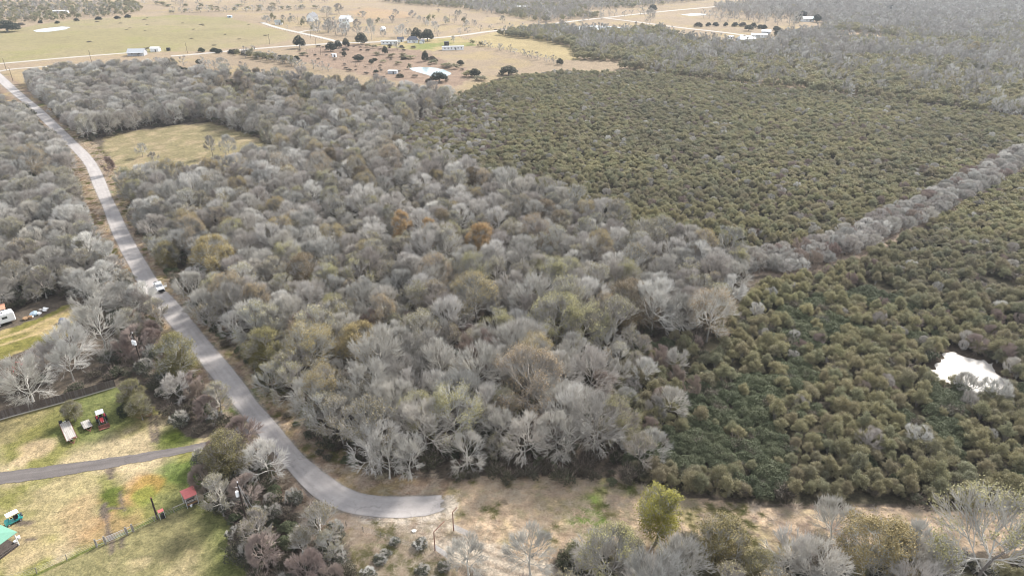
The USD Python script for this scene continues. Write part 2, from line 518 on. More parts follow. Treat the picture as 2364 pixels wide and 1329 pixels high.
for i, (H, R, kw) in enumerate([(8.0, 3.4, dict(stems=2, fork=0.22, gnarl=0.8, counts=(4, 6, 5, 5, 4))), (7.0, 3.2, dict(stems=3, fork=0.2, counts=(3, 6, 5, 5, 4)))]):
    t, b, tips, td = grow(140 + i, H, R, **kw)
    BROWN.append(kind('brown_tree_%d' % i, [('trunk', t, M_TRUNK), ('crown', b, M_TWIGB)]))
PALE = []
for i, (H, R, kw) in enumerate([(12.0, 5.2, dict(fork=0.26, gnarl=0.8, thin=0.72, counts=(10, 6, 5, 5, 3))), (10.5, 4.2, dict(fork=0.3, thin=0.72, counts=(10, 6, 5, 5, 3)))]):
    t, b, tips, td = grow(160 + i, H, R, **kw)
    PALE.append(kind('pale_tree_%d' % i, [('trunk', t, M_WHITE), ('crown', b, M_WHITE)]))
BUSHB = []          # leafless bushes
for i in range(3):
    t, b, tips, td = grow(180 + i, 5.2, 2.9, counts=(5, 6, 5, 5), stems=3, fork=0.16, up=0.4)
    BUSHB.append(kind('bare_bush_%d' % i, [('stems', t, M_TRUNK), ('twigs', b, M_TWIG if i < 2 else M_TWIGB)]))
FARB = []           # leafless trees for the far wood: thicker, fewer twigs
for i in range(5):
    t, b, tips, td = grow(200 + i, 9.5, 4.0, counts=(5, 5, 4, 4), fork=0.28, thick=1.5, stems=1)
    v, f = cones(tips - td * 0.9, tips + td * 0.35, 0.05)
    bm = MB().add(b.vertices, b.faces).add(v, f)
    FARB.append(kind('far_bare_tree_%d' % i, [('trunk', t, M_TRUNK), ('crown', bm.mesh(), M_TWIGD)]))


def leafy(name, seed, H, R, lm, bark=None, frac=1.0, size=0.21, top=0.0, per=1, shell=0, egg=0.62, **kw):
    t, b, tips, td = grow(seed, H, R, **kw)
    r = np.random.default_rng(seed + 7)
    keep = (r.random(len(tips)) < frac) & (tips[:, 2] > H * top + r.normal(0, 0.6, len(tips)))
    v, f = leaves(tips[keep], size, seed + 1, per=per, spread=0.22, out=td[keep])
    if shell:
        lob = [(l[0] * 0.92, l[1] * 0.92, H * (top + (1 - top) * 0.06) * 0.3 + l[2] * (0.98 if not top else 0.92), l[3], l[4]) for l in dome_lobes(r, R, H, 16, base=egg - 0.34 + top * 0.3)]
        P, d = crown_points(r, shell, lob, shell=(0.5, 1.1))
        v2, f2 = leaves(P, size, seed + 2, spread=0.18, out=d * .6)
        f = np.vstack([f, f2 + len(v)])
        v = np.vstack([v, v2])
    return kind(name, [('trunk', t, M_TRUNK), ('branches', b, bark or M_TWIG), ('leaves', M(v, f), lm)])


LEAFY = {
    'gold': leafy('gold_tree', 301, 10, 4.4, M_GOLD, frac=0.9, top=0.45, per=4, shell=2400),
    'orange': leafy('orange_tree', 302, 9.5, 3.8, M_ORANGE, frac=1.0, per=3, size=0.24, shell=2200),
    'tan': leafy('tan_tree', 303, 11.5, 5.4, M_TAN, frac=0.9, size=0.20, per=2, shell=1200),
    'lime': leafy('lime_tree', 304, 11.5, 3.6, M_LIME, frac=1.0, per=2, up=0.5, shell=6500, egg=0.55),
    'paley': leafy('pale_yellow_tree', 305, 11, 5.0, M_PALEY, frac=0.8, size=0.20, per=2),
    'rust': leafy('rust_tree', 306, 9, 4.6, M_RUST, frac=1.0, per=3, shell=4500),
    'olivey': leafy('olive_yellow_tree', 307, 9, 3.8, M_OLIVEY, frac=1.0, per=2, shell=6000, egg=0.5),
    'goldtop': leafy('gold_top_tree', 308, 11, 5.0, M_GOLD, frac=0.6, top=0.6, per=3),
}

OLIVE, OLIVEF = [], []
for i in range(7):
    r = np.random.default_rng(400 + i)
    R, H = r.uniform(1.9, 2.6), r.uniform(3.2, 4.4)
    lob = [(l[0], l[1], l[2], l[3] * q_, l[4] * q_ * 1.15) for l, q_ in zip(dome_lobes(r, R, H, 15, base=0.26, rough=0.40), r.uniform(0.5, 0.95, 15))]
    P, d = crown_points(r, 2500, lob, shell=(0.25, 1.25))
    v, f = leaves(P, 0.24, 410 + i, spread=0.20, out=d * 0.5)
    st = stems_mesh(i, lob, H, 0.05)
    k_ = r.choice(len(P), 90)
    sp = cones(P[k_] - d[k_] * 0.5, P[k_] + unit(d[k_] + [0, 0, 0.8]) * r.uniform(0.25, 0.75, (90, 1)), 0.022)
    st = MB().add(st.vertices, st.faces).add(*sp).mesh()
    OLIVE.append(kind('olive_shrub_%d' % i, [('stems', st, M_TRUNK), ('foliage', M(v, f), M_OLIVE)]))
for i in range(5):
    r = np.random.default_rng(430 + i)
    R, H = r.uniform(2.0, 2.7), r.uniform(3.2, 4.2)
    lob = [(l[0], l[1], l[2], l[3] * q_, l[4] * q_ * 1.15) for l, q_ in zip(dome_lobes(r, R, H, 12, base=0.26, rough=0.40), r.uniform(0.55, 0.95, 12))]
    P, d = crown_points(r, 620, lob, shell=(0.3, 1.2))
    v, f = leaves(P, 0.5, 440 + i, spread=0.2, out=d * 0.6)
    OLIVEF.append(kind('far_olive_shrub_%d' % i, [('foliage', M(v, f), M_OLIVE)]))
VINE = []
for i in range(4):
    r = np.random.default_rng(460 + i)
    R, H = r.uniform(2.4, 3.4), r.uniform(2.4, 3.6)
    lob = dome_lobes(r, R, H, 9, base=0.22)
    P, d = crown_points(r, 2600, lob, shell=(0.85, 1.05), low=-0.1)
    v, f = leaves(P, 0.27, 470 + i, spread=0.07, out=d * 0.8)
    VINE.append(kind('vine_mound_%d' % i, [('stems', stems_mesh(i + 50, lob, H, 0.04), M_TRUNK), ('foliage', M(v, f), M_VINE)]))
EVER = []
for i in range(4):
    r = np.random.default_rng(500 + i)
    H, R = 8.0, 3.9
    lob = dome_lobes(r, R, H, 18, base=0.20)
    P, d = crown_points(r, 3600, lob, low=-1.0)
    v, f = leaves(P, 0.42, 510 + i, spread=0.1, out=d)
    tr = MB().add(*tubes(np.array([[[0, 0, 0], [0.1, 0, 1.2], [0.1, 0.1, H * 0.4]]]), np.array([[0.34, 0.26, 0.18]]), 7)).mesh()
    tm = MB().add(tr.vertices, tr.faces)
    sm = stems_mesh(520 + i, [(l[0], l[1], l[2], 0, 0) for l in lob], H, 0.09, 6)
    tm.add(sm.vertices, sm.faces)
    EVER.append(kind('evergreen_tree_%d' % i, [('trunk', tm.mesh(), M_TRUNK), ('crown', M(v, f), M_DARK)]))
BRUSH = []
for i in range(4):
    r = np.random.default_rng(540 + i)
    R, H = r.uniform(1.4, 2.2), r.uniform(1.6, 2.8)
    lob = dome_lobes(r, R, H, 7, base=0.3)
    P, d = crown_points(r, 900, lob)
    v, f = leaves(P, 0.27, 550 + i, spread=0.1, out=d)
    s0 = r.normal(0, R * 0.4, (160, 3)); s0[:, 2] = np.abs(r.normal(0.4, 0.3, 160)) * H
    d0 = unit(s0 * [1, 1, 0.3] + r.normal(0, .6, (160, 3)) + [0, 0, 1.2])
    tw = M(*cones(s0, s0 + d0 * r.uniform(0.6, 1.5, (160, 1)), 0.022))
    BRUSH.append(kind('brush_%d' % i, [('foliage', M(v, f), M_BRUSH), ('twigs', tw, M_TWIGB)]))
DSHRUB = []
for i in range(3):
    r = np.random.default_rng(590 + i)
    R, H = r.uniform(2.0, 2.6), r.uniform(3.0, 4.0)
    lob = dome_lobes(r, R, H, 10, base=0.12)
    P, d = crown_points(r, 1200, lob, shell=(0.5, 1.1), low=-1.0)
    v, f = leaves(P, 0.45, 595 + i, spread=0.15, out=d * 0.6)
    DSHRUB.append(kind('dark_shrub_%d' % i, [('stems', stems_mesh(i + 70, lob, H, 0.05), M_TRUNK), ('foliage', M(v, f), M_DARK if i else M_BRUSH)]))
SAGE = []
for i in range(3):
    r = np.random.default_rng(560 + i)
    R, H = r.uniform(2.0, 2.8), r.uniform(3.6, 5.0)
    lob = dome_lobes(r, R, H, 9, base=0.36)
    P, d = crown_points(r, 1300, lob)
    v, f = leaves(P, 0.30, 570 + i, spread=0.1, out=d)
    t, b, tips, td = grow(580 + i, H * 1.02, R * 0.9, counts=(5, 5, 5, 4), stems=2, fork=0.2)
    bb = MB().add(t.vertices, t.faces).add(b.vertices, b.faces).mesh()
    SAGE.append(kind('sage_bush_%d' % i, [('branches', bb, M_TWIG), ('foliage', M(v, f), M_SAGE)]))
TUFT = []
for i in range(4):
    r = np.random.default_rng(600 + i)
    n = 130
    a = r.uniform(0, 6.28, n)
    b0 = np.stack([np.cos(a), np.sin(a), np.zeros(n)], 1) * r.uniform(0, 1.0, (n, 1))
    lean = np.stack([np.cos(a), np.sin(a), np.zeros(n)], 1) * r.uniform(0.3, 1.0, (n, 1)) * r.choice([-1, 1], (n, 1)) + np.array([0.25, -0.1, 0])
    tip = b0 + lean + np.array([0, 0, 1.0]) * r.uniform(0.04, 0.26, (n, 1))
    TUFT.append(kind('grass_tuft_%d' % i, [('blades', M(*cones(b0, tip, 0.022)), M_GRASSB if i < 3 else M_GRASSG)]))


# ------------------------------------------------------------------ ground, roads, water
def fb(X, Y, s, seed=0, o=4):
    return meshkit.fbm(np.stack([X / s, Y / s, np.zeros_like(X)], -1), o, seed)


def resample(P, n):
    P = np.asarray(P, float)
    s = np.concatenate([[0], np.cumsum(np.linalg.norm(np.diff(P, axis=0), axis=1))])
    t = np.linspace(0, s[-1], n)
    return np.stack([np.interp(t, s, P[:, k]) for k in range(2)], 1)


def smooth_line(P, n, it=3):
    """Chaikin corner cutting, then even spacing."""
    P = np.asarray(P, float)
    for _ in range(it):
        q = np.empty((2 * len(P), 2))
        q[0], q[-1] = P[0], P[-1]
        q[1:-1:2] = P[:-1] * 0.75 + P[1:] * 0.25
        q[2:-1:2] = P[:-1] * 0.25 + P[1:] * 0.75
        P = q
    return resample(P, n)


def ribbon(L, R, z, k=8, jag=0.0, seed=0):
    """A strip between two edge lines; u runs along, v across."""
    n = len(L)
    if jag:
        rr = np.random.default_rng(seed)
        for E, O in ((L, R), (R, L)):
            d = unit(E - O)
            w = np.convolve(rr.normal(0, 1, n + 4), np.ones(5) / 5, 'valid') * 1.3 + rr.normal(0, 0.4, n)
            E += d * (w * jag)[:, None]
    t = np.linspace(0, 1, k + 1)
    P = L[:, None] * (1 - t[None, :, None]) + R[:, None] * t[None, :, None]
    v = np.concatenate([P, np.full((n, k + 1, 1), z)], 2).reshape(-1, 3)
    i = np.arange(n - 1)[:, None] * (k + 1) + np.arange(k)[None]
    q = np.stack([i, i + 1, i + k + 2, i + k + 1], -1).reshape(-1, 4)
    s = np.concatenate([[0], np.cumsum(np.linalg.norm(np.diff((L + R) / 2, axis=0), axis=1))])
    uv = np.stack(np.broadcast_arrays(s[:, None], t[None]), -1).reshape(-1, 2)
    f = np.vstack([q[:, [0, 1, 2]], q[:, [0, 2, 3]]])
    tr = trimesh.Trimesh(v, f, process=False)
    if tr.face_normals[:, 2].mean() < 0:
        f = f[:, ::-1]
    return v, f, uv


def offset(P, w):
    d = np.gradient(P, axis=0)
    n = unit(np.stack([-d[:, 1], d[:, 0]], 1))
    return P + n * w / 2, P - n * w / 2


ROAD_L = [(-60, 145), (-25, 172), (1, 193), (34, 222.5), (62, 243), (79, 262), (150, 330), (176, 356), (197, 381), (207, 407), (216, 432), (228, 458), (239, 483), (248, 509), (257, 535), (270, 560), (281, 586), (297, 611),
          (309, 637), (321, 662), (345, 686), (365, 711), (382, 737), (402, 762), (423, 788), (444, 813), (465, 839), (484, 865), (504, 890), (526, 916), (545, 941), (600, 1007), (625, 1038), (651, 1068), (677, 1099),
          (703, 1127), (735, 1154), (776, 1176), (817, 1188), (860, 1193), (907, 1196), (971, 1192), (999, 1186), (1023, 1178)]
ROAD_R = [(-40, 132), (-15, 155), (6, 174), (32, 198), (63, 226), (99, 253), (180, 331), (207, 356), (226, 381), (239, 407), (249, 432), (259, 458), (273, 483), (285, 509), (298, 535), (311, 560), (326, 586), (341, 611),
          (358, 637), (372, 662), (399, 686), (422, 711), (442, 737), (462, 762), (483, 788), (505, 813), (527, 839), (548, 865), (567, 890), (585, 916), (601, 935), (630, 968), (649, 989), (664, 1009), (690, 1040), (722, 1068),
          (753, 1094), (784, 1117), (818, 1134), (851, 1144), (876, 1147), (933, 1146), (984, 1144), (1020, 1142)]
NR = 420
RL, RR = smooth_line(pts(ROAD_L), NR, 2), smooth_line(pts(ROAD_R), NR, 2)
ROADC = LineString((RL + RR) / 2)
ROADP = Polygon(np.vstack([RL, RR[::-1]])).buffer(0)

LAWN = poly([(-140, 1000), (10, 960), (140, 925), (270, 890), (330, 935), (400, 965), (425, 1008), (545, 998), (562, 1012), (470, 1050), (455, 1090), (485, 1150), (525, 1215), (575, 1329), (620, 1430), (-260, 1430)])
FENCE = [(-80, 1368), (80, 1328), (170, 1285), (225, 1258), (305, 1221), (365, 1195), (430, 1166), (475, 1145)]
PADDOCK = poly(FENCE + [(500, 1150), (530, 1215), (575, 1329), (620, 1440), (-200, 1440)])
YARD = poly([(-150, 800), (0, 765), (60, 742), (165, 700), (195, 715), (175, 770), (60, 812), (-100, 870)])
STRIP = poly([(1035, 1115), (1100, 1098), (1440, 1105), (1560, 1150), (1700, 1165), (2000, 1172), (2450, 1180), (2500, 1275), (2000, 1275), (1560, 1290), (1300, 1290), (1130, 1300), (1060, 1235)])
CLEAR = poly([(235, 330), (250, 312), (330, 299), (490, 282), (595, 315), (635, 355), (555, 400), (430, 416), (300, 438), (262, 410), (250, 392)])
P1 = poly([(-300, 85), (0, 72), (150, 48), (300, 40), (400, 35), (520, 40), (615, 64), (700, 85), (640, 100), (560, 110), (470, 118), (330, 122), (170, 132), (0, 147), (-300, 165)])
WEEDS = poly([(800, 1215), (860, 1210), (960, 1240), (1010, 1280), (1060, 1329), (1080, 1400), (860, 1400), (820, 1300)])
MEADOW = poly([(1075, 92), (1140, 75), (1200, 72), (1330, 112), (1340, 140), (1290, 140), (1110, 104)])
BRUSHY = poly([(690, 118), (760, 104), (880, 100), (960, 112), (1050, 150), (1100, 165), (1060, 200), (930, 190), (800, 165), (690, 140)])
HOUSEYARD = poly([(850, 103), (960, 92), (1060, 86), (1100, 104), (1000, 118), (900, 112)])
FIELD_E = poly([(960, 118), (1100, 108), (1280, 150), (1260, 165), (1130, 172), (1050, 150)])
FIELD_N = poly([(790, 20), (900, 8), (1160, 42), (1290, 58), (1140, 72), (1000, 60), (850, 40)])
FIELD_ORANGE = poly([(800, 28), (850, 18), (960, 30), (940, 42), (840, 44)])
POND = poly([(2138, 856), (2160, 838), (2178, 826), (2172, 812), (2200, 812), (2230, 822), (2270, 830), (2292, 842), (2290, 860), (2305, 866), (2318, 872), (2324, 886), (2318, 902), (2295, 916), (2262, 918), (2235, 912), (2195, 890), (2165, 876)])
DRIVE_T = [(-60, 1094), (0, 1090), (128, 1073), (256, 1057), (358, 1040), (422, 1031), (470, 1021), (525, 1002), (556, 980)]
DRIVE_B = [(-60, 1124), (0, 1118), (128, 1102), (243, 1081), (333, 1065), (422, 1046), (480, 1034), (545, 1016), (585, 1000)]
GATE_TRACK = [(930, 1190), (975, 1206), (1030, 1240), (1085, 1268), (1150, 1297), (1230, 1324), (1330, 1360)]
APRON = poly([(740, 1165), (800, 1190), (870, 1202), (950, 1200), (1005, 1190), (1030, 1180), (1028, 1140), (1050, 1143), (1062, 1165), (1050, 1195), (1010, 1222), (955, 1228), (890, 1216), (800, 1206), (745, 1180)])
WOODS1 = poly([(285, 440), (296, 462), (304, 490), (325, 545), (352, 590), (385, 640), (412, 672), (445, 712), (480, 760), (515, 802), (550, 850), (588, 892), (622, 935), (655, 975), (695, 1012), (725, 1050), (765, 1075), (820, 1088),
               (860, 1100), (1000, 1092), (1200, 1086), (1300, 1078), (1440, 1080), (1440, 1050), (1410, 960), (1385, 900), (1410, 840), (1500, 800), (1630, 785), (1700, 735), (1725, 670), (1700, 610), (1640, 596), (1520, 560), (1400, 516),
               (1250, 472), (1080, 412), (895, 348), (960, 292), (1030, 252), (1048, 240), (1000, 234), (900, 224), (800, 206), (700, 200), (560, 190), (480, 186), (430, 192), (488, 286), (600, 318), (640, 362), (560, 404), (430, 422), (300, 444)])
WOODS0 = poly([(56, 200), (110, 248), (150, 288), (190, 328), (235, 324), (330, 297), (490, 281), (480, 240), (430, 188), (405, 172), (330, 170), (200, 174), (90, 186)])
OLIVE1 = poly([(1060, 222), (1150, 188), (1280, 170), (1500, 170), (1560, 182), (1800, 207), (2100, 242), (2364, 278), (2600, 300), (2600, 320), (2364, 372), (2200, 438), (2060, 498), (1900, 558), (1800, 588), (1720, 582), (1640, 596), (1520, 560),
               (1400, 516), (1250, 472), (1080, 412), (895, 348), (960, 292)])
OLIVE2 = poly([(1755, 662), (1850, 645), (1950, 618), (2060, 565), (2200, 495), (2300, 435), (2380, 392), (2620, 330), (2700, 1165), (2364, 1165), (2000, 1165), (1700, 1152), (1560, 1138), (1465, 1118), (1440, 1085), (1440, 1050), (1410, 960),
               (1385, 900), (1410, 840), (1500, 800), (1630, 785), (1700, 735)])
CREEK = smooth_line(pts([(1640, 606), (1720, 612), (1800, 612), (1900, 588), (2000, 542), (2100, 497), (2200, 452), (2300, 392), (2364, 362), (2460, 325)]), 120)
WOODS2 = poly([(425, 1050), (500, 1008), (552, 1012), (600, 1068), (635, 1105), (668, 1145), (705, 1172), (745, 1195), (775, 1222), (800, 1290), (835, 1420), (590, 1440), (560, 1330), (520, 1215), (482, 1150), (468, 1095), (470, 1050)])
WOODS3 = poly([(1270, 1310), (1340, 1292), (1560, 1296), (1700, 1305), (1900, 1300), (2100, 1300), (2200, 1305), (2600, 1300), (2800, 1560), (1080, 1560), (1110, 1420), (1290, 1400)])
WOODS4 = poly([(-220, 270), (60, 258), (85, 280), (122, 320), (150, 360), (165, 420), (182, 475), (200, 540), (220, 585), (240, 640), (235, 690), (195, 692), (150, 690), (90, 700), (40, 716), (-200, 765)])
WOODS4B = poly([(228, 590), (250, 592), (275, 625), (305, 665), (320, 690), (345, 730), (365, 765), (390, 800), (425, 838), (455, 872), (480, 905), (505, 935), (535, 975), (520, 992), (450, 1005), (400, 985), (385, 950), (350, 905), (280, 890), (240, 850), (290, 800), (235, 700)])
WOODS5 = poly([(-200, 870), (60, 872), (170, 852), (240, 840), (295, 830), (290, 855), (250, 885), (130, 920), (0, 952), (-200, 1000)])
TOPR = poly([(1140, 82), (1200, 74), (1300, 64), (1330, 74), (1440, 76), (1480, 68), (1530, 70), (1560, 84), (1620, 98), (1700, 108), (1790, 104), (1800, 88), (1900, 72), (1900, 52), (2020, 44), (2364, 0), (3000, -20), (3000, 310), (2364, 277),
             (2100, 241), (1800, 205), (1560, 180), (1500, 168), (1420, 160), (1480, 148), (1400, 142), (1330, 138), (1320, 110), (1230, 92)])
GLADES = [poly([(1925, 76), (1975, 76), (2030, 82), (2066, 87), (2060, 95), (2005, 93), (1940, 86)])]
LAKE1 = poly([(1322, 66), (1340, 61), (1375, 59), (1420, 62), (1452, 67), (1430, 70), (1390, 72), (1340, 71)])
LAKE2 = poly([(1572, 34), (1600, 31), (1634, 33), (1628, 36), (1590, 37)])
LAKE3 = poly([(78, 71), (100, 66), (140, 62), (164, 63), (150, 69), (110, 74), (84, 75)])
TANK = poly([(946, 158), (965, 155), (1000, 156), (1025, 161), (1041, 169), (1038, 173), (1025, 178), (1000, 178), (975, 170), (952, 163)])
FARW_N = poly([(880, 4), (930, 12), (1050, 20), (1150, 34), (1260, 54), (1330, 44), (1420, 44), (1320, 26), (1480, 18), (1620, 2), (1800, -10), (880, -12)])
FARW_NW = poly([(-300, 14), (0, 8), (240, 8), (310, 6), (330, 26), (300, 36), (200, 44), (60, 54), (-300, 62)])
FARW_NE = poly([(1640, 18), (1740, 8), (1900, 0), (3000, -40), (3000, -5), (2364, 4), (2020, 46), (1900, 54), (1830, 40), (1700, 34)])
DARKMUD = poly([(2150, 800), (2230, 785), (2330, 800), (2390, 850), (2364, 930), (2250, 935), (2150, 900), (2110, 850)])
DITCH = smooth_line(pts([(60, 262), (110, 318), (150, 368), (172, 410), (188, 448), (202, 488), (216, 520), (232, 556), (252, 590), (282, 640), (312, 685), (338, 735), (356, 770), (386, 815)]), 160)
DITCH2 = smooth_line(pts([(596, 1040), (622, 1078), (650, 1115), (690, 1150), (715, 1170)]), 60)


def dist_line(X, Y, P):
    return shapely.distance(shapely.points(X, Y), LineString(P))


def inside(p, X, Y):
    shapely.prepare(p)
    return shapely.contains_xy(p, X, Y)


MUD = [([(345, 955), (347, 990), (352, 1018)], 0.55), ([(358, 962), (362, 995), (362, 1022)], 0.5), ([(255, 1085), (257, 1102)], 0.9), ([(276, 1135), (279, 1155), (284, 1180)], 0.5),
       ([(238, 1165), (243, 1190), (248, 1215), (258, 1240), (257, 1275)], 0.75), ([(238, 1172), (285, 1172)], 0.45), ([(283, 1240), (278, 1262)], 0.5), ([(40, 1208), (72, 1208)], 0.7), ([(62, 1246), (80, 1244)], 0.6)]
YTRACK = [([(-60, 800), (60, 762), (170, 708)], 0.9), ([(-60, 816), (80, 772), (175, 722)], 0.7)]


def mixc(C, c, m):
    m = np.clip(np.asarray(m, float), 0, 1)[:, None]
    return C * (1 - m) + np.asarray(c) * m


LAND = 0.74


def paint(X, Y):
    """The land's own colours: litter, grass green or dry, mud, gravel."""
    n1, n2, n3 = fb(X, Y, 14, 1), fb(X, Y, 5.0, 2), fb(X, Y, 1.6, 3)
    far = np.hypot(X, Y)
    wx, wy = X + (n2 - .5) * np.clip(far / 60, 1.2, 9), Y + (fb(X, Y, 5.0, 9) - .5) * np.clip(far / 40, 1.2, 14)
    n60, n30 = fb(X, Y, 70, 5), fb(X, Y, 26, 6)
    C = np.tile(np.array([0.135, 0.112, 0.092]), (len(X), 1)) * (0.75 + 0.5 * n3)[:, None]
    # open country in the distance: pale dry grass
    open_ = np.clip((Y - (430 - X * 0.05)) / 30, 0, 1) * np.clip((330 - X) / 40 + (Y > 640) * 2, 0, 1)
    tan = np.array([0.355, 0.280, 0.205])[None] * (0.86 + 0.28 * n60)[:, None]
    C = C * (1 - open_[:, None]) + tan * open_[:, None]
    C = mixc(C, (0.40, 0.32, 0.17), open_ * np.clip((n30 - .52) * 5, 0, 1) * 0.5)
    m = inside(P1, wx, wy)
    east = np.clip((X + 330) / 160, 0, 1)
    C = np.where(m[:, None], mixc(np.tile((0.315, 0.275, 0.155), (len(X), 1)), (0.39, 0.31, 0.225), np.clip(east * 0.8 + (n60 - .5) * 1.4, 0, 1)) * (0.86 + 0.28 * n30)[:, None], C)
    C = mixc(C, (0.27, 0.26, 0.11), m * np.clip((n30 - .55) * 5, 0, 1) * 0.6 * (1 - east))
    m = inside(MEADOW, wx, wy)
    C = np.where(m[:, None], np.array([0.40, 0.325, 0.185]) * (0.8 + 0.4 * n30)[:, None], C)
    m = inside(BRUSHY, wx, wy)
    C = np.where(m[:, None], np.array([0.305, 0.225, 0.175]) * (0.75 + 0.5 * n2)[:, None], C)
    m = inside(HOUSEYARD, wx, wy)
    C = np.where(m[:, None], mixc(np.tile((0.42, 0.34, 0.19), (len(X), 1)), (0.24, 0.26, 0.10), np.clip((n30 - .42) * 4, 0, 1)), C)
    C = mixc(C, (0.50, 0.32, 0.19), inside(FIELD_ORANGE, wx, wy) * 0.35)
    for g in GLADES:
        C = mixc(C, (0.46, 0.345, 0.24), inside(g, wx, wy))
    m = inside(CLEAR, wx, wy)
    C = np.where(m[:, None], mixc(np.tile((0.262, 0.228, 0.135), (len(X), 1)), (0.37, 0.30, 0.195), np.clip((n2 - .45) * 4, 0, 1)) * (0.8 + 0.4 * n3)[:, None], C)
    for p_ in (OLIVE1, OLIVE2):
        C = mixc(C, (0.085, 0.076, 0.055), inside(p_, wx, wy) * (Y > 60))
    # verges and ditch beside the road
    near = Y < 520
    dr = np.full(len(X), 99.0)
    dr[near] = shapely.distance(shapely.points(X[near], Y[near]), ROADP)
    v = np.clip((5.5 + (n2 - .5) * 5 - dr) / 1.5, 0, 1)
    C = mixc(C, (0.300, 0.222, 0.168), v)
    C = mixc(C, (0.36, 0.28, 0.165), v * np.clip((n2 - .52) * 7, 0, 1))
    C = mixc(C, (0.13, 0.155, 0.05), v * np.clip((n1 - .60) * 9, 0, 1) * np.clip((n3 - .35) * 4, 0, 1))
    C = mixc(C, (0.34, 0.315, 0.30), np.clip((0.55 + (n3 - .5) * 1.2 - dr) / 0.4, 0, 1) * 0.8)
    for L, w in ((DITCH, 2.2), (DITCH2, 2.6)):
        d = np.full(len(X), 99.0)
        q = near & (X < 0)
        d[q] = dist_line(X[q], Y[q], L)
        C = mixc(C, (0.075, 0.055, 0.043), np.clip((w * (0.5 + n2) * .5 - d) / 0.9, 0, 1) * 0.7)
        C = mixc(C, (0.42, 0.30, 0.185), np.clip(1 - np.abs(d - w * 1.2) / 1.5, 0, 1) * np.clip((n2 - .34) * 5, 0, 1) * 0.85)
    # lawn and paddock
    m = inside(LAWN, wx, wy) & (dr > 0.5)
    lawn = mixc(np.tile((0.235, 0.225, 0.082), (len(X), 1)), (0.465, 0.38, 0.245), np.clip((n1 * 0.55 + n2 * 0.45 - .475) * 7, 0, 1))
    lawn = mixc(lawn, (0.19, 0.195, 0.085), np.clip((0.40 - n1) * 9, 0, 1) * 0.75)
    blobs = [((195, 965), 9, (0.165, 0.19, 0.068), 0.8), ((262, 935), 8, (0.17, 0.185, 0.075), 0.7), ((150, 1000), 5, (0.165, 0.19, 0.065), 0.6), ((85, 1035), 4.5, (0.52, 0.40, 0.26), 0.85),
             ((405, 1010), 4.5, (0.12, 0.165, 0.03), 0.8), ((440, 1085), 5.5, (0.13, 0.185, 0.05), 0.85), ((470, 1130), 4, (0.09, 0.15, 0.02), 0.9), ((130, 1130), 5, (0.17, 0.18, 0.05), 0.75), ((230, 1128), 4, (0.185, 0.20, 0.055), 0.7),
             ((215, 1185), 4.6, (0.46, 0.29, 0.145), 0.8), ((310, 1140), 4.2, (0.44, 0.28, 0.14), 0.75), ((265, 1215), 5, (0.40, 0.265, 0.15), 0.65), ((345, 1128), 3, (0.33, 0.22, 0.06), 0.7), ((335, 1150), 2.4, (0.22, 0.25, 0.06), 0.8),
             ((257, 1140), 2.4, (0.10, 0.135, 0.028), 0.9), ((252, 1165), 2.2, (0.11, 0.14, 0.03), 0.9), ((120, 1180), 8, (0.47, 0.38, 0.235), 0.65), ((60, 1250), 5, (0.43, 0.34, 0.20), 0.5), ((60, 975), 8, (0.19, 0.175, 0.06), 0.6)]
    for (p, r, c, k) in blobs:
        g = G(*p)
        d = np.hypot(X - g[0], Y - g[1]) / r
        lawn = mixc(lawn, c, np.clip((1.15 - d + (n2 - .5) * 1.5) * 2.2, 0, 1) * k)
    C = np.where(m[:, None], lawn * (0.74 + 0.52 * n3)[:, None], C)
    m2 = inside(PADDOCK, X, Y)
    pad = mixc(np.tile((0.265, 0.24, 0.125), (len(X), 1)), (0.41, 0.34, 0.205), np.clip((n2 - .56) * 6, 0, 1) * 0.8)
    pad = mixc(pad, (0.15, 0.175, 0.045), np.clip((n1 - .52) * 7, 0, 1) * 0.7)
    ge = shapely.distance(shapely.points(X[m2], Y[m2]), WOODS2) if m2.any() else np.zeros(0)
    e = np.zeros(len(X)); e[m2] = np.clip((5.5 - ge) / 4, 0, 1)
    pad = mixc(pad, (0.165, 0.18, 0.07), e * 0.8)
    C = np.where(m2[:, None], pad * (0.74 + 0.52 * n3)[:, None], C)
    d = np.full(len(X), 99.0); q = inside(LAWN.buffer(4), X, Y)
    d[q] = dist_line(X[q], Y[q], pts(FENCE))
    C = mixc(C, (0.10, 0.13, 0.03), np.clip((0.5 - d) / 0.35, 0, 1) * 0.8)
    for l, w in MUD:
        d = np.full(len(X), 99.0); d[q] = dist_line(wx[q] * .5 + X[q] * .5, wy[q] * .5 + Y[q] * .5, pts(l))
        C = mixc(C, (0.155, 0.125, 0.11), np.clip((w * (0.2 + 1.3 * n3) - d) / 0.3, 0, 1) * 0.9)
    g = G(368, 955)
    m = inside(YARD, wx, wy)
    C = np.where(m[:, None], mixc(np.tile((0.215, 0.20, 0.065), (len(X), 1)), (0.40, 0.32, 0.165), np.clip((n2 - .5) * 6, 0, 1)) * (0.75 + 0.5 * n3)[:, None], C)
    q = inside(YARD.buffer(3), X, Y)
    for l, w in YTRACK:
        d = np.full(len(X), 99.0); d[q] = dist_line(X[q], Y[q], pts(l))
        C = mixc(C, (0.47, 0.36, 0.21), np.clip((w - d) / 0.4, 0, 1) * 0.8)
    # grass strip, weeds, gate track
    m = inside(STRIP, wx, wy)
    st = mixc(np.tile((0.50, 0.385, 0.285), (len(X), 1)), (0.33, 0.29, 0.155), np.clip((n2 - .52) * 7, 0, 1) * np.clip((62 - X) / 30, 0.1, 1) * 0.8)
    st = mixc(st, (0.115, 0.16, 0.04), np.clip((n1 - .60) * 10, 0, 1) * np.clip((50 - X) / 30, 0, 1))
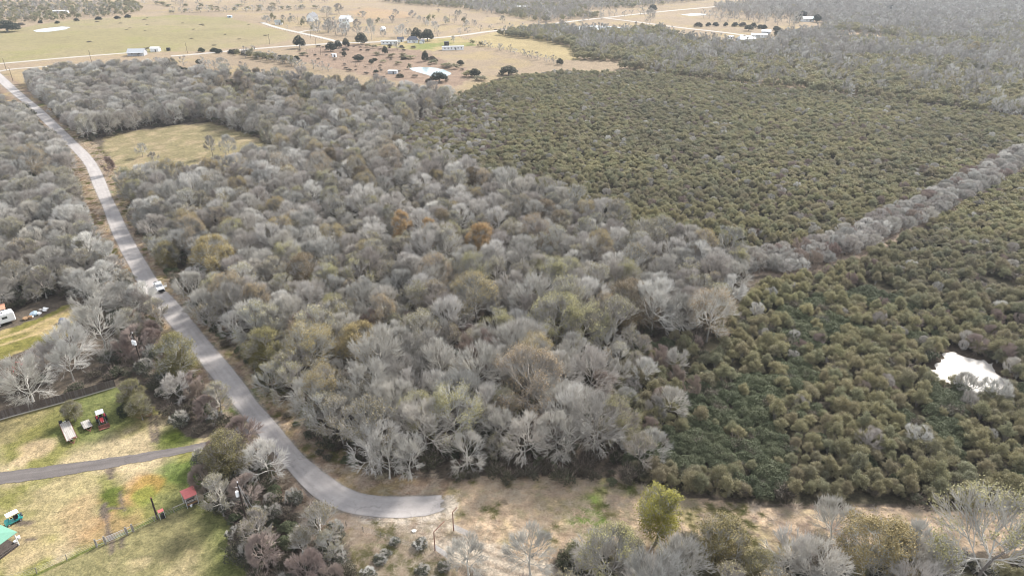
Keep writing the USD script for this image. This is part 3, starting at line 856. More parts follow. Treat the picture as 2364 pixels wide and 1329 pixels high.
    C = np.where(m[:, None], st * (0.7 + 0.6 * n3)[:, None], C)
    m = inside(WEEDS, wx, wy)
    we = mixc(np.tile((0.30, 0.25, 0.14), (len(X), 1)), (0.13, 0.15, 0.05), np.clip((n2 - .45) * 6, 0, 1))
    C = np.where(m[:, None], we * (0.7 + 0.6 * n3)[:, None], C)
    m = near & (Y < 130)
    d = np.full(len(X), 99.0); d[m] = dist_line(X[m], Y[m], smooth_line(pts(GATE_TRACK), 60))
    C = mixc(C, (0.50, 0.43, 0.36), np.clip((3.3 + (n2 - .5) * 3 - d) / 0.9, 0, 1))
    C = mixc(C, (0.235, 0.19, 0.155), np.clip((0.55 - np.abs(d - 0.95)) / 0.35, 0, 1) * 0.8 * np.clip((X + 14) / 5, 0, 1))
    m = inside(APRON, wx * .3 + X * .7, wy * .3 + Y * .7)
    C = mixc(C, (0.50, 0.44, 0.385), m * (0.75 + 0.3 * n3))
    # creek bed and pond mud
    q = (X > 40) & (Y < 420)
    d = np.full(len(X), 99.0); d[q] = dist_line(X[q], Y[q], CREEK)
    C = mixc(C, (0.42, 0.335, 0.275), np.clip((9.0 + (n2 - .5) * 5 - d) / 1.5, 0, 1) * 0.9)
    C = mixc(C, (0.085, 0.066, 0.055), inside(DARKMUD, wx, wy) * 0.8)
    return np.clip(C * LAND, 0.015, 0.6)


def axis_lines(a, b, near, fine, ratio, cap):
    out = [near]
    while out[-1] < b:
        out.append(out[-1] + min(max(fine, ratio * (out[-1] - near)), cap))
    return out


ys = [-400, -200, -60, 0, 30, 50] + axis_lines(0, 1500, 58, 0.42, 0.0050, 6.0)
ys += [1600, 1800, 2100, 2600, 3400, 4600, 6000]
xr = axis_lines(0, 1300, 0, 0.5, 0.0062, 9.0)
xr += [1500, 1900, 2600, 3800, 6000]
xl = axis_lines(0, 1300, 0, 0.42, 0.0060, 9.0) + [1500, 1900, 2600, 3800, 6000]
xs = np.array([-x for x in xl[:0:-1]] + xr)
ys = np.array(ys)
GX, GY = np.meshgrid(xs, ys)
X, Y = GX.ravel(), GY.ravel()
Z = np.zeros_like(X)
for L, w, dep in ((DITCH, 2.4, 0.9), (DITCH2, 2.4, 0.7), (CREEK, 4.0, 1.1)):
    c = LineString(L)
    b = c.buffer(w + 1)
    q = inside(b, X, Y)
    d = shapely.distance(shapely.points(X[q], Y[q]), c)
    Z[q] -= dep * np.clip(1 - d / w, 0, 1) ** 0.8
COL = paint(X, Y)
i = np.arange(len(ys) - 1)[:, None] * len(xs) + np.arange(len(xs) - 1)[None]
q = np.stack([i, i + 1, i + len(xs) + 1, i + len(xs)], -1).reshape(-1, 4)
F = np.vstack([q[:, [0, 1, 2]], q[:, [0, 2, 3]]])
M_GROUND = usdkit.material(stage, '/World/Looks/land', {
    'a': ('attribute', {'attribute': 'soil'}), 'g': ('geometry', {}),
    'n': ('noise_texture', {'scale': 2.6, 'detail': 5, 'roughness': 0.7}),
    'r': ('rgb_ramp', {'ramp': [(0.28, (0.62, 0.62, 0.60)), (0.72, (1.36, 1.34, 1.30))]}),
    'n3': ('noise_texture', {'scale': 0.85, 'detail': 5, 'roughness': 0.75, 'distortion': 0.6}),
    'r3': ('rgb_ramp', {'ramp': [(0.34, (0.62, 0.64, 0.62)), (0.5, (1.0, 1.0, 1.0)), (0.66, (1.34, 1.30, 1.24))]}), 'x3': ('mix', {'mix_type': 'multiply', 'fac': 1.0}),
    'n2': ('noise_texture', {'scale': 0.16, 'detail': 5, 'roughness': 0.65}),
    'r2': ('rgb_ramp', {'ramp': [(0.3, (0.86, 0.85, 0.84)), (0.7, (1.12, 1.12, 1.10))]}),
    'x': ('mix', {'mix_type': 'multiply', 'fac': 1.0}), 'x2': ('mix', {'mix_type': 'multiply', 'fac': 1.0}),
    'b': ('bump', {'strength': 0.7, 'distance': 0.25}),
    'p': ('principled_bsdf', {'roughness': 0.95, 'specular_ior_level': 0.05})},
    [('g.position', 'n.vector'), ('g.position', 'n2.vector'), ('n.fac', 'r.fac'), ('n2.fac', 'r2.fac'), ('a.color', 'x.color1'), ('r.color', 'x.color2'), ('x.color', 'x2.color1'), ('r2.color', 'x2.color2'),
     ('g.position', 'n3.vector'), ('n3.fac', 'r3.fac'), ('x2.color', 'x3.color1'), ('r3.color', 'x3.color2'), ('x3.color', 'p.base_color'), ('n.fac', 'b.height'), ('b.normal', 'p.normal')], surface='p.BSDF')
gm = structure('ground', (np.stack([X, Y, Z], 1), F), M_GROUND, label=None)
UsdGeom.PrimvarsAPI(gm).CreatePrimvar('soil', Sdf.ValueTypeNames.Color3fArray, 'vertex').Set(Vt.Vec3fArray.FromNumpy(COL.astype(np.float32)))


def road_mat(name, c1, c2, tracks=0.10, bump=0.25):
    c1, c2 = np.array(c1), np.array(c2)
    return usdkit.material(stage, '/World/Looks/' + name, {
        'tc': ('texture_coordinate', {}), 's': ('separate_xyz', {}), 'g': ('geometry', {}),
        'w': ('rgb_ramp', {'ramp': [(0, (0.84,) * 3), (0.05, (1.0,) * 3), (0.16, (1 + tracks,) * 3), (0.25, (1 - tracks * .8,) * 3), (0.36, (1 + tracks,) * 3), (0.5, (1 - tracks * .3,) * 3), (0.64, (1 + tracks,) * 3), (0.75, (1 - tracks * .8,) * 3), (0.86, (1 + tracks,) * 3), (0.95, (1.0,) * 3), (1, (0.84,) * 3)]}),
        'st': ('combine_xyz', {}), 'su': ('math', {'math_type': 'multiply', 'value2': 0.06}), 'sv': ('math', {'math_type': 'multiply', 'value2': 3.0}),
        'n': ('noise_texture', {'scale': 1.0, 'detail': 4}), 'n2': ('noise_texture', {'scale': 0.35, 'detail': 6, 'roughness': 0.7}), 'n3': ('noise_texture', {'scale': 7.0, 'detail': 3}),
        'r': ('rgb_ramp', {'ramp': [(0.3, tuple(c1)), (0.7, tuple(c2))]}), 'r2': ('rgb_ramp', {'ramp': [(0.32, (0.85, 0.85, 0.855)), (0.68, (1.08, 1.075, 1.065))]}), 'r3': ('rgb_ramp', {'ramp': [(0.3, (0.92,) * 3), (0.7, (1.07,) * 3)]}),
        'vr': ('voronoi_texture', {'feature': 'distance_to_edge', 'scale': 0.16, 'randomness': 1.0}), 'vn': ('noise_texture', {'scale': 0.5, 'detail': 4}), 'vx': ('vector_math', {'math_type': 'multiply_add', 'vector2': (5.0, 5.0, 0)}), 'vc': ('rgb_ramp', {'ramp': [(0.0, (0.74,) * 3), (0.008, (1.0,) * 3), (1, (1.0,) * 3)]}),
        'x': ('mix', {'mix_type': 'multiply', 'fac': 1.0}), 'x2': ('mix', {'mix_type': 'multiply', 'fac': 1.0}), 'x3': ('mix', {'mix_type': 'multiply', 'fac': 1.0}), 'x4': ('mix', {'mix_type': 'multiply', 'fac': 1.0}),
        'b': ('bump', {'strength': bump, 'distance': 0.03}), 'p': ('principled_bsdf', {'roughness': 0.85, 'specular_ior_level': 0.25})},
        [('tc.UV', 's.vector'), ('s.y', 'w.fac'), ('s.x', 'su.value1'), ('s.y', 'sv.value1'), ('su.value', 'st.x'), ('sv.value', 'st.y'), ('st.vector', 'n.vector'), ('g.position', 'n2.vector'), ('g.position', 'n3.vector'),
         ('n.fac', 'r.fac'), ('n2.fac', 'r2.fac'), ('n3.fac', 'r3.fac'), ('r.color', 'x.color1'), ('w.color', 'x.color2'), ('x.color', 'x2.color1'), ('r2.color', 'x2.color2'), ('x2.color', 'x3.color1'), ('r3.color', 'x3.color2'),
         ('g.position', 'vn.vector'), ('vn.color', 'vx.vector1'), ('g.position', 'vx.vector3'), ('vx.vector', 'vr.vector'), ('vr.distance', 'vc.fac'), ('x3.color', 'x4.color1'), ('vc.color', 'x4.color2'),
         ('x4.color', 'p.base_color'), ('n3.fac', 'b.height'), ('b.normal', 'p.normal')], surface='p.BSDF')


M_ROAD = road_mat('chip_seal', (0.322, 0.296, 0.283), (0.392, 0.363, 0.347), 0.035)
M_DRIVE = road_mat('dark_gravel', (0.115, 0.100, 0.094), (0.165, 0.147, 0.139), 0.06, 0.6)
M_GRAVEL = road_mat('pale_gravel', (0.38, 0.35, 0.31), (0.45, 0.42, 0.38), 0.04)


def slab(name, L, R, z, m, jag, seed, k=8, skirt=True):
    v, f, uv = ribbon(L.copy(), R.copy(), z, k, jag, seed)
    return structure(name, (v, f), m, uv=uv)


_v, _f, _uv = ribbon(RL.copy(), RR.copy(), 0.06, 18, 0.12, 1)
_e = unit((RL[-1] - RL[-4] + RR[-1] - RR[-4])[None])[0]
_w = np.random.default_rng(4).normal(0, 1, 19)
_v[-19:, :2] += _e * (np.convolve(_w, [.3, .4, .3], 'same') * 0.55 - 0.1)[:, None]
structure('road', (_v, _f), M_ROAD, uv=_uv)
slab('driveway', smooth_line(pts(DRIVE_T), 110), smooth_line(pts(DRIVE_B), 110), 0.045, M_DRIVE, 0.13, 2)
for nm, l, w in (('gravel_lane', [(-120, 158), (-20, 149), (60, 142), (150, 134), (300, 122), (322, 121)], 6.0),
                 ('gravel_lane', [(-30, 172), (20, 160), (80, 156), (140, 152), (235, 145)], 4.5),
                 ('gravel_lane', [(395, 130), (430, 128), (500, 121), (600, 112), (680, 106), (720, 104), (790, 99.5), (850, 98.5), (900, 96), (960, 92), (1060, 83.5), (1140, 71), (1200, 68), (1290, 53), (1410, 40), (1500, 30), (1600, 20.5), (1700, 12), (1800, 5), (1960, -4)], 7.0),
                 ('gravel_lane', [(606, 52), (615, 57), (650, 67), (700, 78), (750, 89), (790, 99.5)], 6.0),
                 ('gravel_lane', [(690, 75), (715, 70), (740, 70)], 5.0),
                 ('gravel_lane', [(1395, 42), (1500, 55), (1580, 66), (1660, 74), (1720, 82)], 6.0)):
    c = smooth_line(pts(l), 90)
    a, b = offset(c, w)
    slab(nm, a, b, 0.05 + 0.01 * used.get('/World/gravel_lane', 0), M_GRAVEL, 0.3, 5, 6)


def water_mat(name, col, rough=0.06, bump=0.02, spec=0.5):
    return usdkit.material(stage, '/World/Looks/' + name, {
        'g': ('geometry', {}), 'n': ('noise_texture', {'scale': 1.8, 'detail': 3}), 'b': ('bump', {'strength': bump, 'distance': 0.1}),
        'n2': ('noise_texture', {'scale': 0.25, 'detail': 4}), 'r': ('rgb_ramp', {'ramp': [(0.35, tuple(np.array(col) * 0.9)), (0.65, tuple(np.array(col) * 1.1))]}),
        'p': ('principled_bsdf', {'roughness': rough, 'ior': 1.33, 'specular_ior_level': spec})},
        [('g.position', 'n.vector'), ('n.fac', 'b.height'), ('b.normal', 'p.normal'), ('g.position', 'n2.vector'), ('n2.fac', 'r.fac'), ('r.color', 'p.base_color')], surface='p.BSDF')


M_MUDWATER = water_mat('muddy_water', (0.40, 0.37, 0.335), 0.42, 0.10, 0.2)
M_WATER = water_mat('still_water', (0.34, 0.35, 0.345), 0.10, 0.03)
M_TANKW = water_mat('tank_water', (0.36, 0.43, 0.45), 0.10, 0.03)


def sheet(name, p, z, m, label=None):
    v, f = trimesh.creation.triangulate_polygon(p, engine='earcut')
    v = np.hstack([v, np.full((len(v), 1), z)])
    f = np.asarray(f)
    n = np.cross(v[f[:, 1], :2] - v[f[:, 0], :2], v[f[:, 2], :2] - v[f[:, 0], :2])
    f[n < 0] = f[n < 0][:, ::-1]
    return structure(name, (v, f), m, label=label)


def wobble(p, amp, s, seed):
    q = np.array(p.exterior.segmentize(s * 0.4).coords)[:-1]
    o = np.stack([fb(q[:, 0], q[:, 1], s, seed), fb(q[:, 0], q[:, 1], s, seed + 5)], 1) - 0.5
    r = Polygon(q + o * amp * 2)
    return r if r.is_valid else r.buffer(0)


sheet('pond', wobble(POND, 1.5, 1.6, 3), 0.03, M_MUDWATER)
sheet('pond', wobble(TANK, 1.0, 6, 4), 0.03, M_TANKW)
sheet('pond', wobble(LAKE1, 3, 14, 5), 0.06, M_WATER)
sheet('pond', wobble(LAKE2, 3, 14, 6), 0.06, M_WATER)
sheet('pond', wobble(LAKE3, 3, 12, 7), 0.06, M_WATER)
cw = LineString(CREEK[28:]).buffer(1.1)
sheet('creek_water', wobble(cw, 0.5, 3, 8), -0.55, M_WATER)
dw = LineString(DITCH[40:130]).buffer(0.55)
sheet('ditch_water', wobble(dw, 0.5, 2.0, 9), -0.62, M_WATER)


# ------------------------------------------------------------------ planting
RNG = np.random.default_rng(77)


def spots(p, s, jitter=0.38, keep=1.0, avoid=(), seed=0):
    r = np.random.default_rng(seed)
    x0, y0, x1, y1 = p.bounds
    gx, gy = np.arange(x0, x1, s), np.arange(y0, y1, s * 0.88)
    A, B = np.meshgrid(gx, gy)
    A = A + (np.arange(len(gy))[:, None] % 2) * s * 0.5
    q = np.stack([A.ravel(), B.ravel()], 1) + r.uniform(-jitter, jitter, (A.size, 2)) * s
    q = q[inside(p, q[:, 0], q[:, 1])]
    for a in avoid:
        q = q[~inside(a, q[:, 0], q[:, 1])]
    return q[r.random(len(q)) < keep]


def in_view(P, h=9.0, m=90):
    x0, y0 = PX(P[:, 0], P[:, 1], 0.0)
    x1, y1 = PX(P[:, 0], P[:, 1], h)
    return (x0 > -m) & (x0 < 2364 + m) & (y1 < 1329 + 25) & (y0 > -45)


DRIVEP = Polygon(np.vstack([pts(DRIVE_T), pts(DRIVE_B)[::-1]])).buffer(0)
TRACKP = LineString(smooth_line(pts(GATE_TRACK), 60)).buffer(2.4)
CREEKP = LineString(CREEK).buffer(4.0)
ROADB = ROADP.buffer(2.2)
HARD = [ROADB, DRIVEP.buffer(0.5), TRACKP]

# single trees the photograph lets one point to: kind, crown centre in the photograph, crown height, scale, name, label
special = [
    ('gold', 490, 590, 7.5, 1.12, 'golden topped grey limbed tree beside the road just beyond the white pickup'),
    ('olivey', 381, 585, 5.0, 0.80, 'rounded gold brown tree at the road edge just up the road from the white pickup'),
    ('tan', 738, 388, 8, 0.78, 'tan leaved dome tree in the grey wood nearest the grassy clearing'),
    ('goldtop', 822, 392, 8, 0.72, 'grey tree with a small yellow cap beside the tan dome tree'),
    ('orange', 925, 524, 8, 0.78, 'bright orange tree, left of the three orange trees in mid wood'),
    ('orange', 990, 542, 8, 0.70, 'small orange tree, middle of the three orange trees in mid wood'),
    ('orange', 1112, 552, 7.5, 1.0, 'deep orange tree, right of the three orange trees in mid wood'),
    ('rust', 704, 628, 6.5, 0.86, 'olive brown round tree alone among grey trees right of the white pickup'),
    ('olivey', 607, 800, 6.0, 1.0, 'tall olive yellow tree overhanging the road edge beyond the bend'),
    ('gold', 832, 800, 7.5, 1.0, 'tan yellow tree behind the big white limbed tree near the road'),
    ('paley', 1098, 628, 8, 0.78, 'pale yellow tree with white limbs, topmost of the yellow pair in mid wood'),
    ('goldtop', 1098, 690, 8, 1.15, 'yellow crowned wide tree below the pale yellow tree in mid wood'),
    ('paley', 1270, 640, 8, 0.92, 'cream and orange rounded tree in the wood left of the dry creek'),
    ('paley', 1285, 735, 8, 1.12, 'pale lime tree, left half of the broad twin crown in mid wood'),
    ('paley', 1352, 748, 8, 1.08, 'pale lime tree, right half of the broad twin crown in mid wood'),
    ('rust', 1458, 700, 6, 1.18, 'rust brown round tree at the wood edge above the vine thicket'),
    ('tan', 1642, 715, 7, 0.92, 'cream tan domed tree standing last at the right edge of the wood'),
    ('tan', 1215, 880, 7.5, 1.16, 'huge tan orange domed tree in the near wood'),
    ('paley', 1052, 950, 7, 0.98, 'grey tree with a yellow tinge between the white limbed trees and the tan dome'),
    ('goldtop', 715, 800, 7.5, 1.02, 'large grey and cream tree beside the olive yellow tree at the road'),
    ('lime', 1525, 1172, 7.0, 0.92, 'tall lime yellow tree standing in the dry grass strip'),
    ('paley', 1410, 1290, 6.5, 0.74, 'yellow tinged narrow tree at the bottom edge of the photo'),
    ('olivey', 1665, 1250, 5.5, 0.96, 'broad olive yellow tree at the near edge of the dry grass strip'),
    ('gold', 2030, 1260, 7.5, 1.02, 'golden olive tall tree in the near right corner wood'),
    ('paley', 2290, 1245, 8, 1.42, 'huge cream tree with long pale limbs in the lower right corner'),
    ('olivey', 408, 815, 4.6, 1.02, 'yellow olive dense tree on the left road verge above the driveway'),
    ('olivey', 520, 1042, 4.6, 0.92, 'olive yellow tree at the corner of road and driveway'),
    ('tan', 72, 372, 7, 0.95, 'orange brown tree in the left wood by the frame edge'),
    ('olivey', 165, 945, 2.6, 0.45, 'small yellow green tree in front of the dark board fence'),
    ('olivey', 300, 905, 3.4, 0.62, 'olive green tree behind the tractor'),
    ('olivey', 320, 935, 3.0, 0.56, 'olive green tree above the two hay bales'),
    ('lime', 2170, 1265, 4, 0.45, 'small yellow green tree in the near right wood beside the golden tree'),
    ('olivey', 1750, 1310, 4, 0.72, 'orange olive tree cut by the bottom edge right of the olive yellow tree'),
    ('gold', 2248, 112, 7, 0.9, 'single yellow crowned tree in the far upper right wood'),
]
taken = []
for k, px, py, zc, s, lab in special:
    H = {'gold': 10, 'orange': 9.5, 'tan': 11.5, 'lime': 11.5, 'paley': 11, 'rust': 9, 'olivey': 9, 'goldtop': 11}[k]
    s = s * 1.06
    zs = 1.14 if (0.66 < s < 1.1 and k not in ('olivey', 'lime')) else s
    g = G(px, py, 0.66 * H * zs)
    names = {'gold': 'gold_tree', 'orange': 'orange_tree', 'tan': 'tan_tree', 'lime': 'lime_tree', 'paley': 'pale_yellow_tree', 'rust': 'rust_tree', 'olivey': 'olive_yellow_tree', 'goldtop': 'gold_top_tree'}
    instance(names[k], LEAFY[k], g, RNG.uniform(0, 6.28), (s, s, zs), lab, 'tree')
    taken.append((g[0], g[1], 4.2 * s))
    taken.append((g[0] * (1 - 5.0 / np.hypot(*g)), g[1] * (1 - 5.0 / np.hypot(*g)), 3.4 * s))

pale = [
    (0, 850, 895, 7, 1.05, 'largest white limbed bare tree in the near wood beside the road bend'),
    (0, 920, 945, 6, 0.88, 'white limbed bare tree with drooping branches right of the largest one'),
    (1, 1010, 830, 7.5, 1.15, 'round crowned white limbed tree above the yellow tinged grey tree'),
    (1, 1325, 812, 6.5, 0.92, 'small white bare tree left of the vine thicket, lit pale'),
    (1, 895, 1058, 5.5, 0.82, 'white bare tree, left of the pair at the wood edge over the road end'),
    (1, 945, 1055, 5.5, 0.86, 'white bare tree, right of the pair at the wood edge over the road end'),
    (0, 1078, 1048, 6, 0.66, 'white bare tree behind the dry grass at the road end'),
    (1, 1400, 790, 6.5, 0.80, 'pale bare tree at the wood edge above the vine thicket'),
    (0, 212, 690, 7.5, 0.92, 'tall pale bare tree beside the grassy yard, upper of two'),
    (0, 225, 745, 7.5, 1.05, 'tall pale bare tree beside the grassy yard, lower of two'),
    (1, 1540, 615, 6.5, 0.80, 'silvery bare tree with a wide fan crown left of the dry creek'),
    (0, 60, 880, 6.5, 0.95, 'white limbed bare tree over the board fence at the left edge'),
    (1, 1225, 1265, 6.5, 0.86, 'pale bare tree beside the gate track at the bottom edge'),
    (1, 1925, 1205, 6.5, 0.86, 'white crowned bare tree leaning over the dry grass strip'),
    (1, 1080, 1280, 6.0, 0.70, 'slim pale bare tree over the open pipe gates'),
    (1, 2020, 1310, 6.0, 0.72, 'white bare tree at the bottom right below the golden olive tree'),
]
for k, px, py, zc, s, lab in pale:
    g = G(px, py, zc * s)
    instance('pale_tree', PALE[k], g, RNG.uniform(0, 6.28), s, lab, 'tree')
    taken.append((g[0], g[1], 2.6 * s))
for px, py, k, s, lab in [(330, 822, 0, 0.95, 'brown bare tree forking by the ditch across the road below the pickup'), (578, 1040, 1, 1.0, 'dark trunked bare tree at the mouth of the driveway'),
                          (248, 404, 0, 0.90, 'lone grey tree on the road verge beside the grassy clearing')]:
    instance('bare_tree', BROWN[k], G(px, py), RNG.uniform(0, 6.28), s, lab, 'tree')
    taken.append((*G(px, py), 2.0))
darks = [(1362, 700, 4.5, 0.55, 'small deep green tree behind the pale lime twin crown'), (855, 497, 5, 0.38, 'small deep green bush among the grey trees above the orange trees'), (62, 405, 5, 0.95, 'dark green tree inside the left wood'),
         (1070, 660, 4, .5, 'deep green tree beside the yellow crown in mid wood'), (885, 712, 3.5, 0.55, 'dark evergreen deep between grey trees right of the pickup'), (270, 985, 1.8, 0.0, ''), (290, 950, 2.2, 0.42, 'dark evergreen bush behind the hay bales'),
         (233, 660, 3.5, 0.6, 'dark green tree beside the upper pale tree'), (270, 735, 3.0, 0.65, 'dark green tree between the two pale trees and the road')]
for px, py, zc, s, lab in darks:
    if s:
        g = G(px, py, zc * s)
        instance('evergreen_tree', EVER[RNG.integers(4)], g, RNG.uniform(0, 6.28), s, lab, 'tree')
        taken.append((g[0], g[1], 2.4 * s))
taken = np.array(taken)


def clear_of(P):
    d = np.hypot(P[:, None, 0] - taken[None, :, 0], P[:, None, 1] - taken[None, :, 1])
    return P[(d > taken[None, :, 2]).all(1)]




def marks(l):
    return [(G(x, y), t) for x, y, t in l]


WOOD_MARKS = marks([(420, 660, 'beside the white pickup'), (420, 440, 'near the grassy clearing'), (560, 780, 'along the straight road past the pickup'), (700, 980, 'inside the road bend'), (900, 1070, 'over the road end'), (1150, 1070, 'at the edge over the dry grass'),
                    (1217, 960, 'around the huge tan dome'), (850, 900, 'around the largest white limbed tree'), (1030, 550, 'around the three orange trees'), (1100, 680, 'around the yellow crowned pair'), (1320, 760, 'around the pale lime twin crown'), (1460, 720, 'beside the rust brown tree'),
                    (1640, 680, 'by the dry creek'), (1400, 560, 'along the border with the olive thicket'), (700, 640, 'around the olive brown round tree'), (1400, 1000, 'next to the vine thicket'), (880, 720, 'in the middle of the wood')])
VINE_MARKS = marks([(1520, 830, 'under the wood edge'), (1560, 1000, 'below the lone vine slope'), (2240, 870, 'around the muddy pond'), (2000, 1020, 'around the lone pale bush'), (1650, 1120, 'along the dry grass strip'), (2200, 1120, 'along the strip at the right edge'), (1850, 820, 'in mid thicket'), (1700, 900, 'between the wood edge and the lone pale bush'), (1760, 1040, 'left of the lone pale bush'), (1880, 1090, 'below the lone pale bush'), (2110, 1060, 'below the second pale bush'), (2080, 930, 'between pond and pale bushes'), (1980, 740, 'beyond mid thicket'), (1900, 680, 'near the dry creek'), (2250, 600, 'at the right edge above the pond')])


CREEK_MARKS = marks([(1680, 610, 'next to the wood'), (1820, 615, 'at its lowest bend'), (2000, 545, 'below the midpoint of the straight'), (2150, 478, 'above the midpoint of the straight'), (2320, 385, 'at the right edge')])


def marked(g, ml):
    return min(ml, key=lambda m: np.hypot(*(m[0] - g)))[1]


OLIVE3 = poly([(500, 200), (560, 194), (640, 210), (700, 205), (770, 228), (800, 255), (700, 268), (620, 255), (560, 262), (500, 235)])
POOLS = [POND.buffer(1.5), TANK.buffer(2)]
# leafless trees, wood by wood
B = []
for p, s, lab, grp, sc, seed in (
        (WOODS1, 5.2, 'leafless grey tree in the big wood right of the bending road', 'leafless trees of the wood right of the road', (0.55, 1.06), 1),
        (WOODS0, 5.6, 'leafless grey tree in the tall block of wood above the clearing', 'leafless trees of the wood above the clearing', (0.78, 1.0), 2),
        (WOODS2, 5.6, 'leafless grey tree in the wood between lawn and road end', 'leafless trees between lawn and road end', (0.55, 0.85), 3),
        (WOODS3, 4.3, 'leafless grey tree in the wood along the bottom edge', 'leafless trees of the wood along the bottom edge', (0.72, 1.05), 4),
        (WOODS4, 4.4, 'leafless grey tree in the wood left of the road', 'leafless trees of the wood left of the road', (0.52, 0.95), 5),
        (WOODS4B, 5.6, 'leafless tree on the strip between yard and road', 'leafless trees between yard and road', (0.55, 0.82), 6),
        (WOODS5, 7.0, 'leafless grey tree in the yard behind the board fence', 'leafless trees behind the board fence', (0.70, 0.95), 7)):
    q = clear_of(spots(p, s, avoid=HARD + POOLS + ([ROADP.buffer(6.5)] if p is WOODS4 else []), seed=seed, keep=0.86))
    q = q[in_view(q)]
    for g in q:
        if inside(OLIVE3, *np.array([g]).T)[0] and fb(*np.array([g]).T, 18, 33)[0] > 0.42:
            continue
        B.append((math.hypot(g[0], g[1]), g, lab, grp, sc))
B.sort(key=lambda a: a[0])
for d, g, lab, grp, sc in B[:300]:
    k = RNG.integers(len(BARE) + (1 if d < 150 else 0))
    kk = BARE[k] if k < len(BARE) else BROWN[RNG.integers(2)]
    if 'big wood' in lab and d < 150 and RNG.random() < 0.13:
        kk = PALE[RNG.integers(2)]
    if ('lawn' in lab or 'strip' in lab) and RNG.random() < 0.5:
        kk = BROWN[RNG.integers(2)]
    if d < 150 and 'big wood' in lab:
        sc = (sc[0] * 1.2, sc[1] * 1.2)
    z = RNG.uniform(*sc)
    size = ('small ', '', 'tall ')[int(np.clip((z - sc[0]) / (sc[1] - sc[0]) * 3, 0, 2))]
    if 'big wood right' in lab:
        lab = '%sleafless grey tree %s in the big wood' % (size, marked(g, WOOD_MARKS))
        grp = lab + 's'
    else:
        lab = size + lab
        grp = '%s%s' % (size, grp)
    instance('bare_tree', kk, g, RNG.uniform(0, 6.28), z, lab, 'tree', grp)
rest = B[300:]
P = np.array([b[1] for b in rest])
S = np.array([RNG.uniform(*b[4]) for b in rest])
scatter('bare_woodland', BARE, P, RNG.uniform(0, 6.28, len(P)), S, RNG.integers(0, len(BARE), len(P)), 'grey leafless woodland massed beyond the nearest trees', 'woodland')

# olive shrubs
O = []
for p, s, seed, lab, grp in ((OLIVE2, 2.35, 11, 'olive leaved shrub in the thicket right of the near wood', 'olive shrubs of the near right thicket'),
                             (OLIVE1, 2.7, 12, 'olive leaved shrub in the wide thicket beyond the creek', 'olive shrubs of the thicket beyond the creek'), (OLIVE3, 3.4, 13, '', '')):
    q = clear_of(spots(p, s, avoid=[POND.buffer(1.0), CREEKP, LineString(CREEK).buffer(6)] + HARD, seed=seed, keep=0.93))
    q = q[in_view(q, 4)]
    for g in q:
        O.append((math.hypot(*g), g, lab, grp))
O.sort(key=lambda a: a[0])
PINK = poly([(870, 345), (930, 280), (1010, 235), (1130, 240), (1180, 330), (1100, 400)])
HOLD = []
vines, rest = [], []
for d, g, lab, grp in O:
    n = float(meshkit.fbm(np.array([[g[0] / 9, g[1] / 9, 0.0]]), 3, 21)[0])
    px, py = PX(g[0], g[1], 2)
    edge = (px < 1850) * 0.04 + (py > 880) * 0.03
    if d < 235 and n + RNG.normal(0, 0.05) > 0.665 - edge:
        vines.append((g, d))
    else:
        HOLD.append((d, g, lab, grp, n))
for j, (g, d) in enumerate(vines[:300]):
    instance('vine_mound', VINE[RNG.integers(4)], g, RNG.uniform(0, 6.28), RNG.uniform(0.5, 0.85), 'dark green vine draped mound %s' % marked(g, VINE_MARKS), 'vine mound', 'vine draped mounds %s' % marked(g, VINE_MARKS))
for d, g, lab, grp, n in HOLD[:300]:
    z, tz = RNG.uniform(0.42, 0.88), RNG.uniform(0.85, 1.45)
    size = 'tall' if z * tz > 0.86 else 'low' if z * tz < 0.58 else 'middling'
    instance('olive_shrub', OLIVE[RNG.integers(len(OLIVE))], g, RNG.uniform(0, 6.28), z * np.array([1, 1, tz]), '%s olive leaved shrub %s' % (size, marked(g, VINE_MARKS)), 'shrub', '%s olive shrubs %s' % (size, marked(g, VINE_MARKS)))
rest = HOLD[300:]
P = np.array([h[1] for h in rest]); D = np.array([h[0] for h in rest]); N = np.array([h[4] for h in rest])
grey = (RNG.random(len(P)) < np.where(inside(PINK, P[:, 0], P[:, 1]), 0.5, 0.05 + 0.08 * (N > 0.52)))
allk = OLIVE + OLIVEF + BUSHB
W = np.where(D < 270, RNG.integers(0, len(OLIVE), len(P)), len(OLIVE) + RNG.integers(0, len(OLIVEF), len(P)))
W = np.where(grey, len(OLIVE) + len(OLIVEF) + RNG.integers(0, 3, len(P)), W)
sc = RNG.uniform(0.45, 0.90, len(P))
scatter('olive_thicket', allk, P, RNG.uniform(0, 6.28, len(P)), np.stack([sc, sc, sc * np.where(D < 230, RNG.uniform(0.85, 1.4, len(P)), RNG.uniform(0.75, 1.1, len(P)))], 1) * np.where(grey, 0.72, 1.0)[:, None], W, 'dense olive brown thicket spreading to the far wood', 'thicket')

# bare bushes along the dry creek
q = spots(LineString(CREEK).buffer(5.6), 2.8, seed=31, keep=0.9)
off = q + np.array([0.5, -1.4])
q = off[in_view(off, 4)]
for g in q:
    instance('bare_bush', BUSHB[RNG.integers(8) % 3 if RNG.random() < .5 else 0], g, RNG.uniform(0, 6.28), RNG.uniform(0.6, 1.0), 'leafless grey bush lining the dry creek %s' % marked(g, CREEK_MARKS), 'bush', 'leafless bushes along the dry creek %s' % marked(g, CREEK_MARKS))
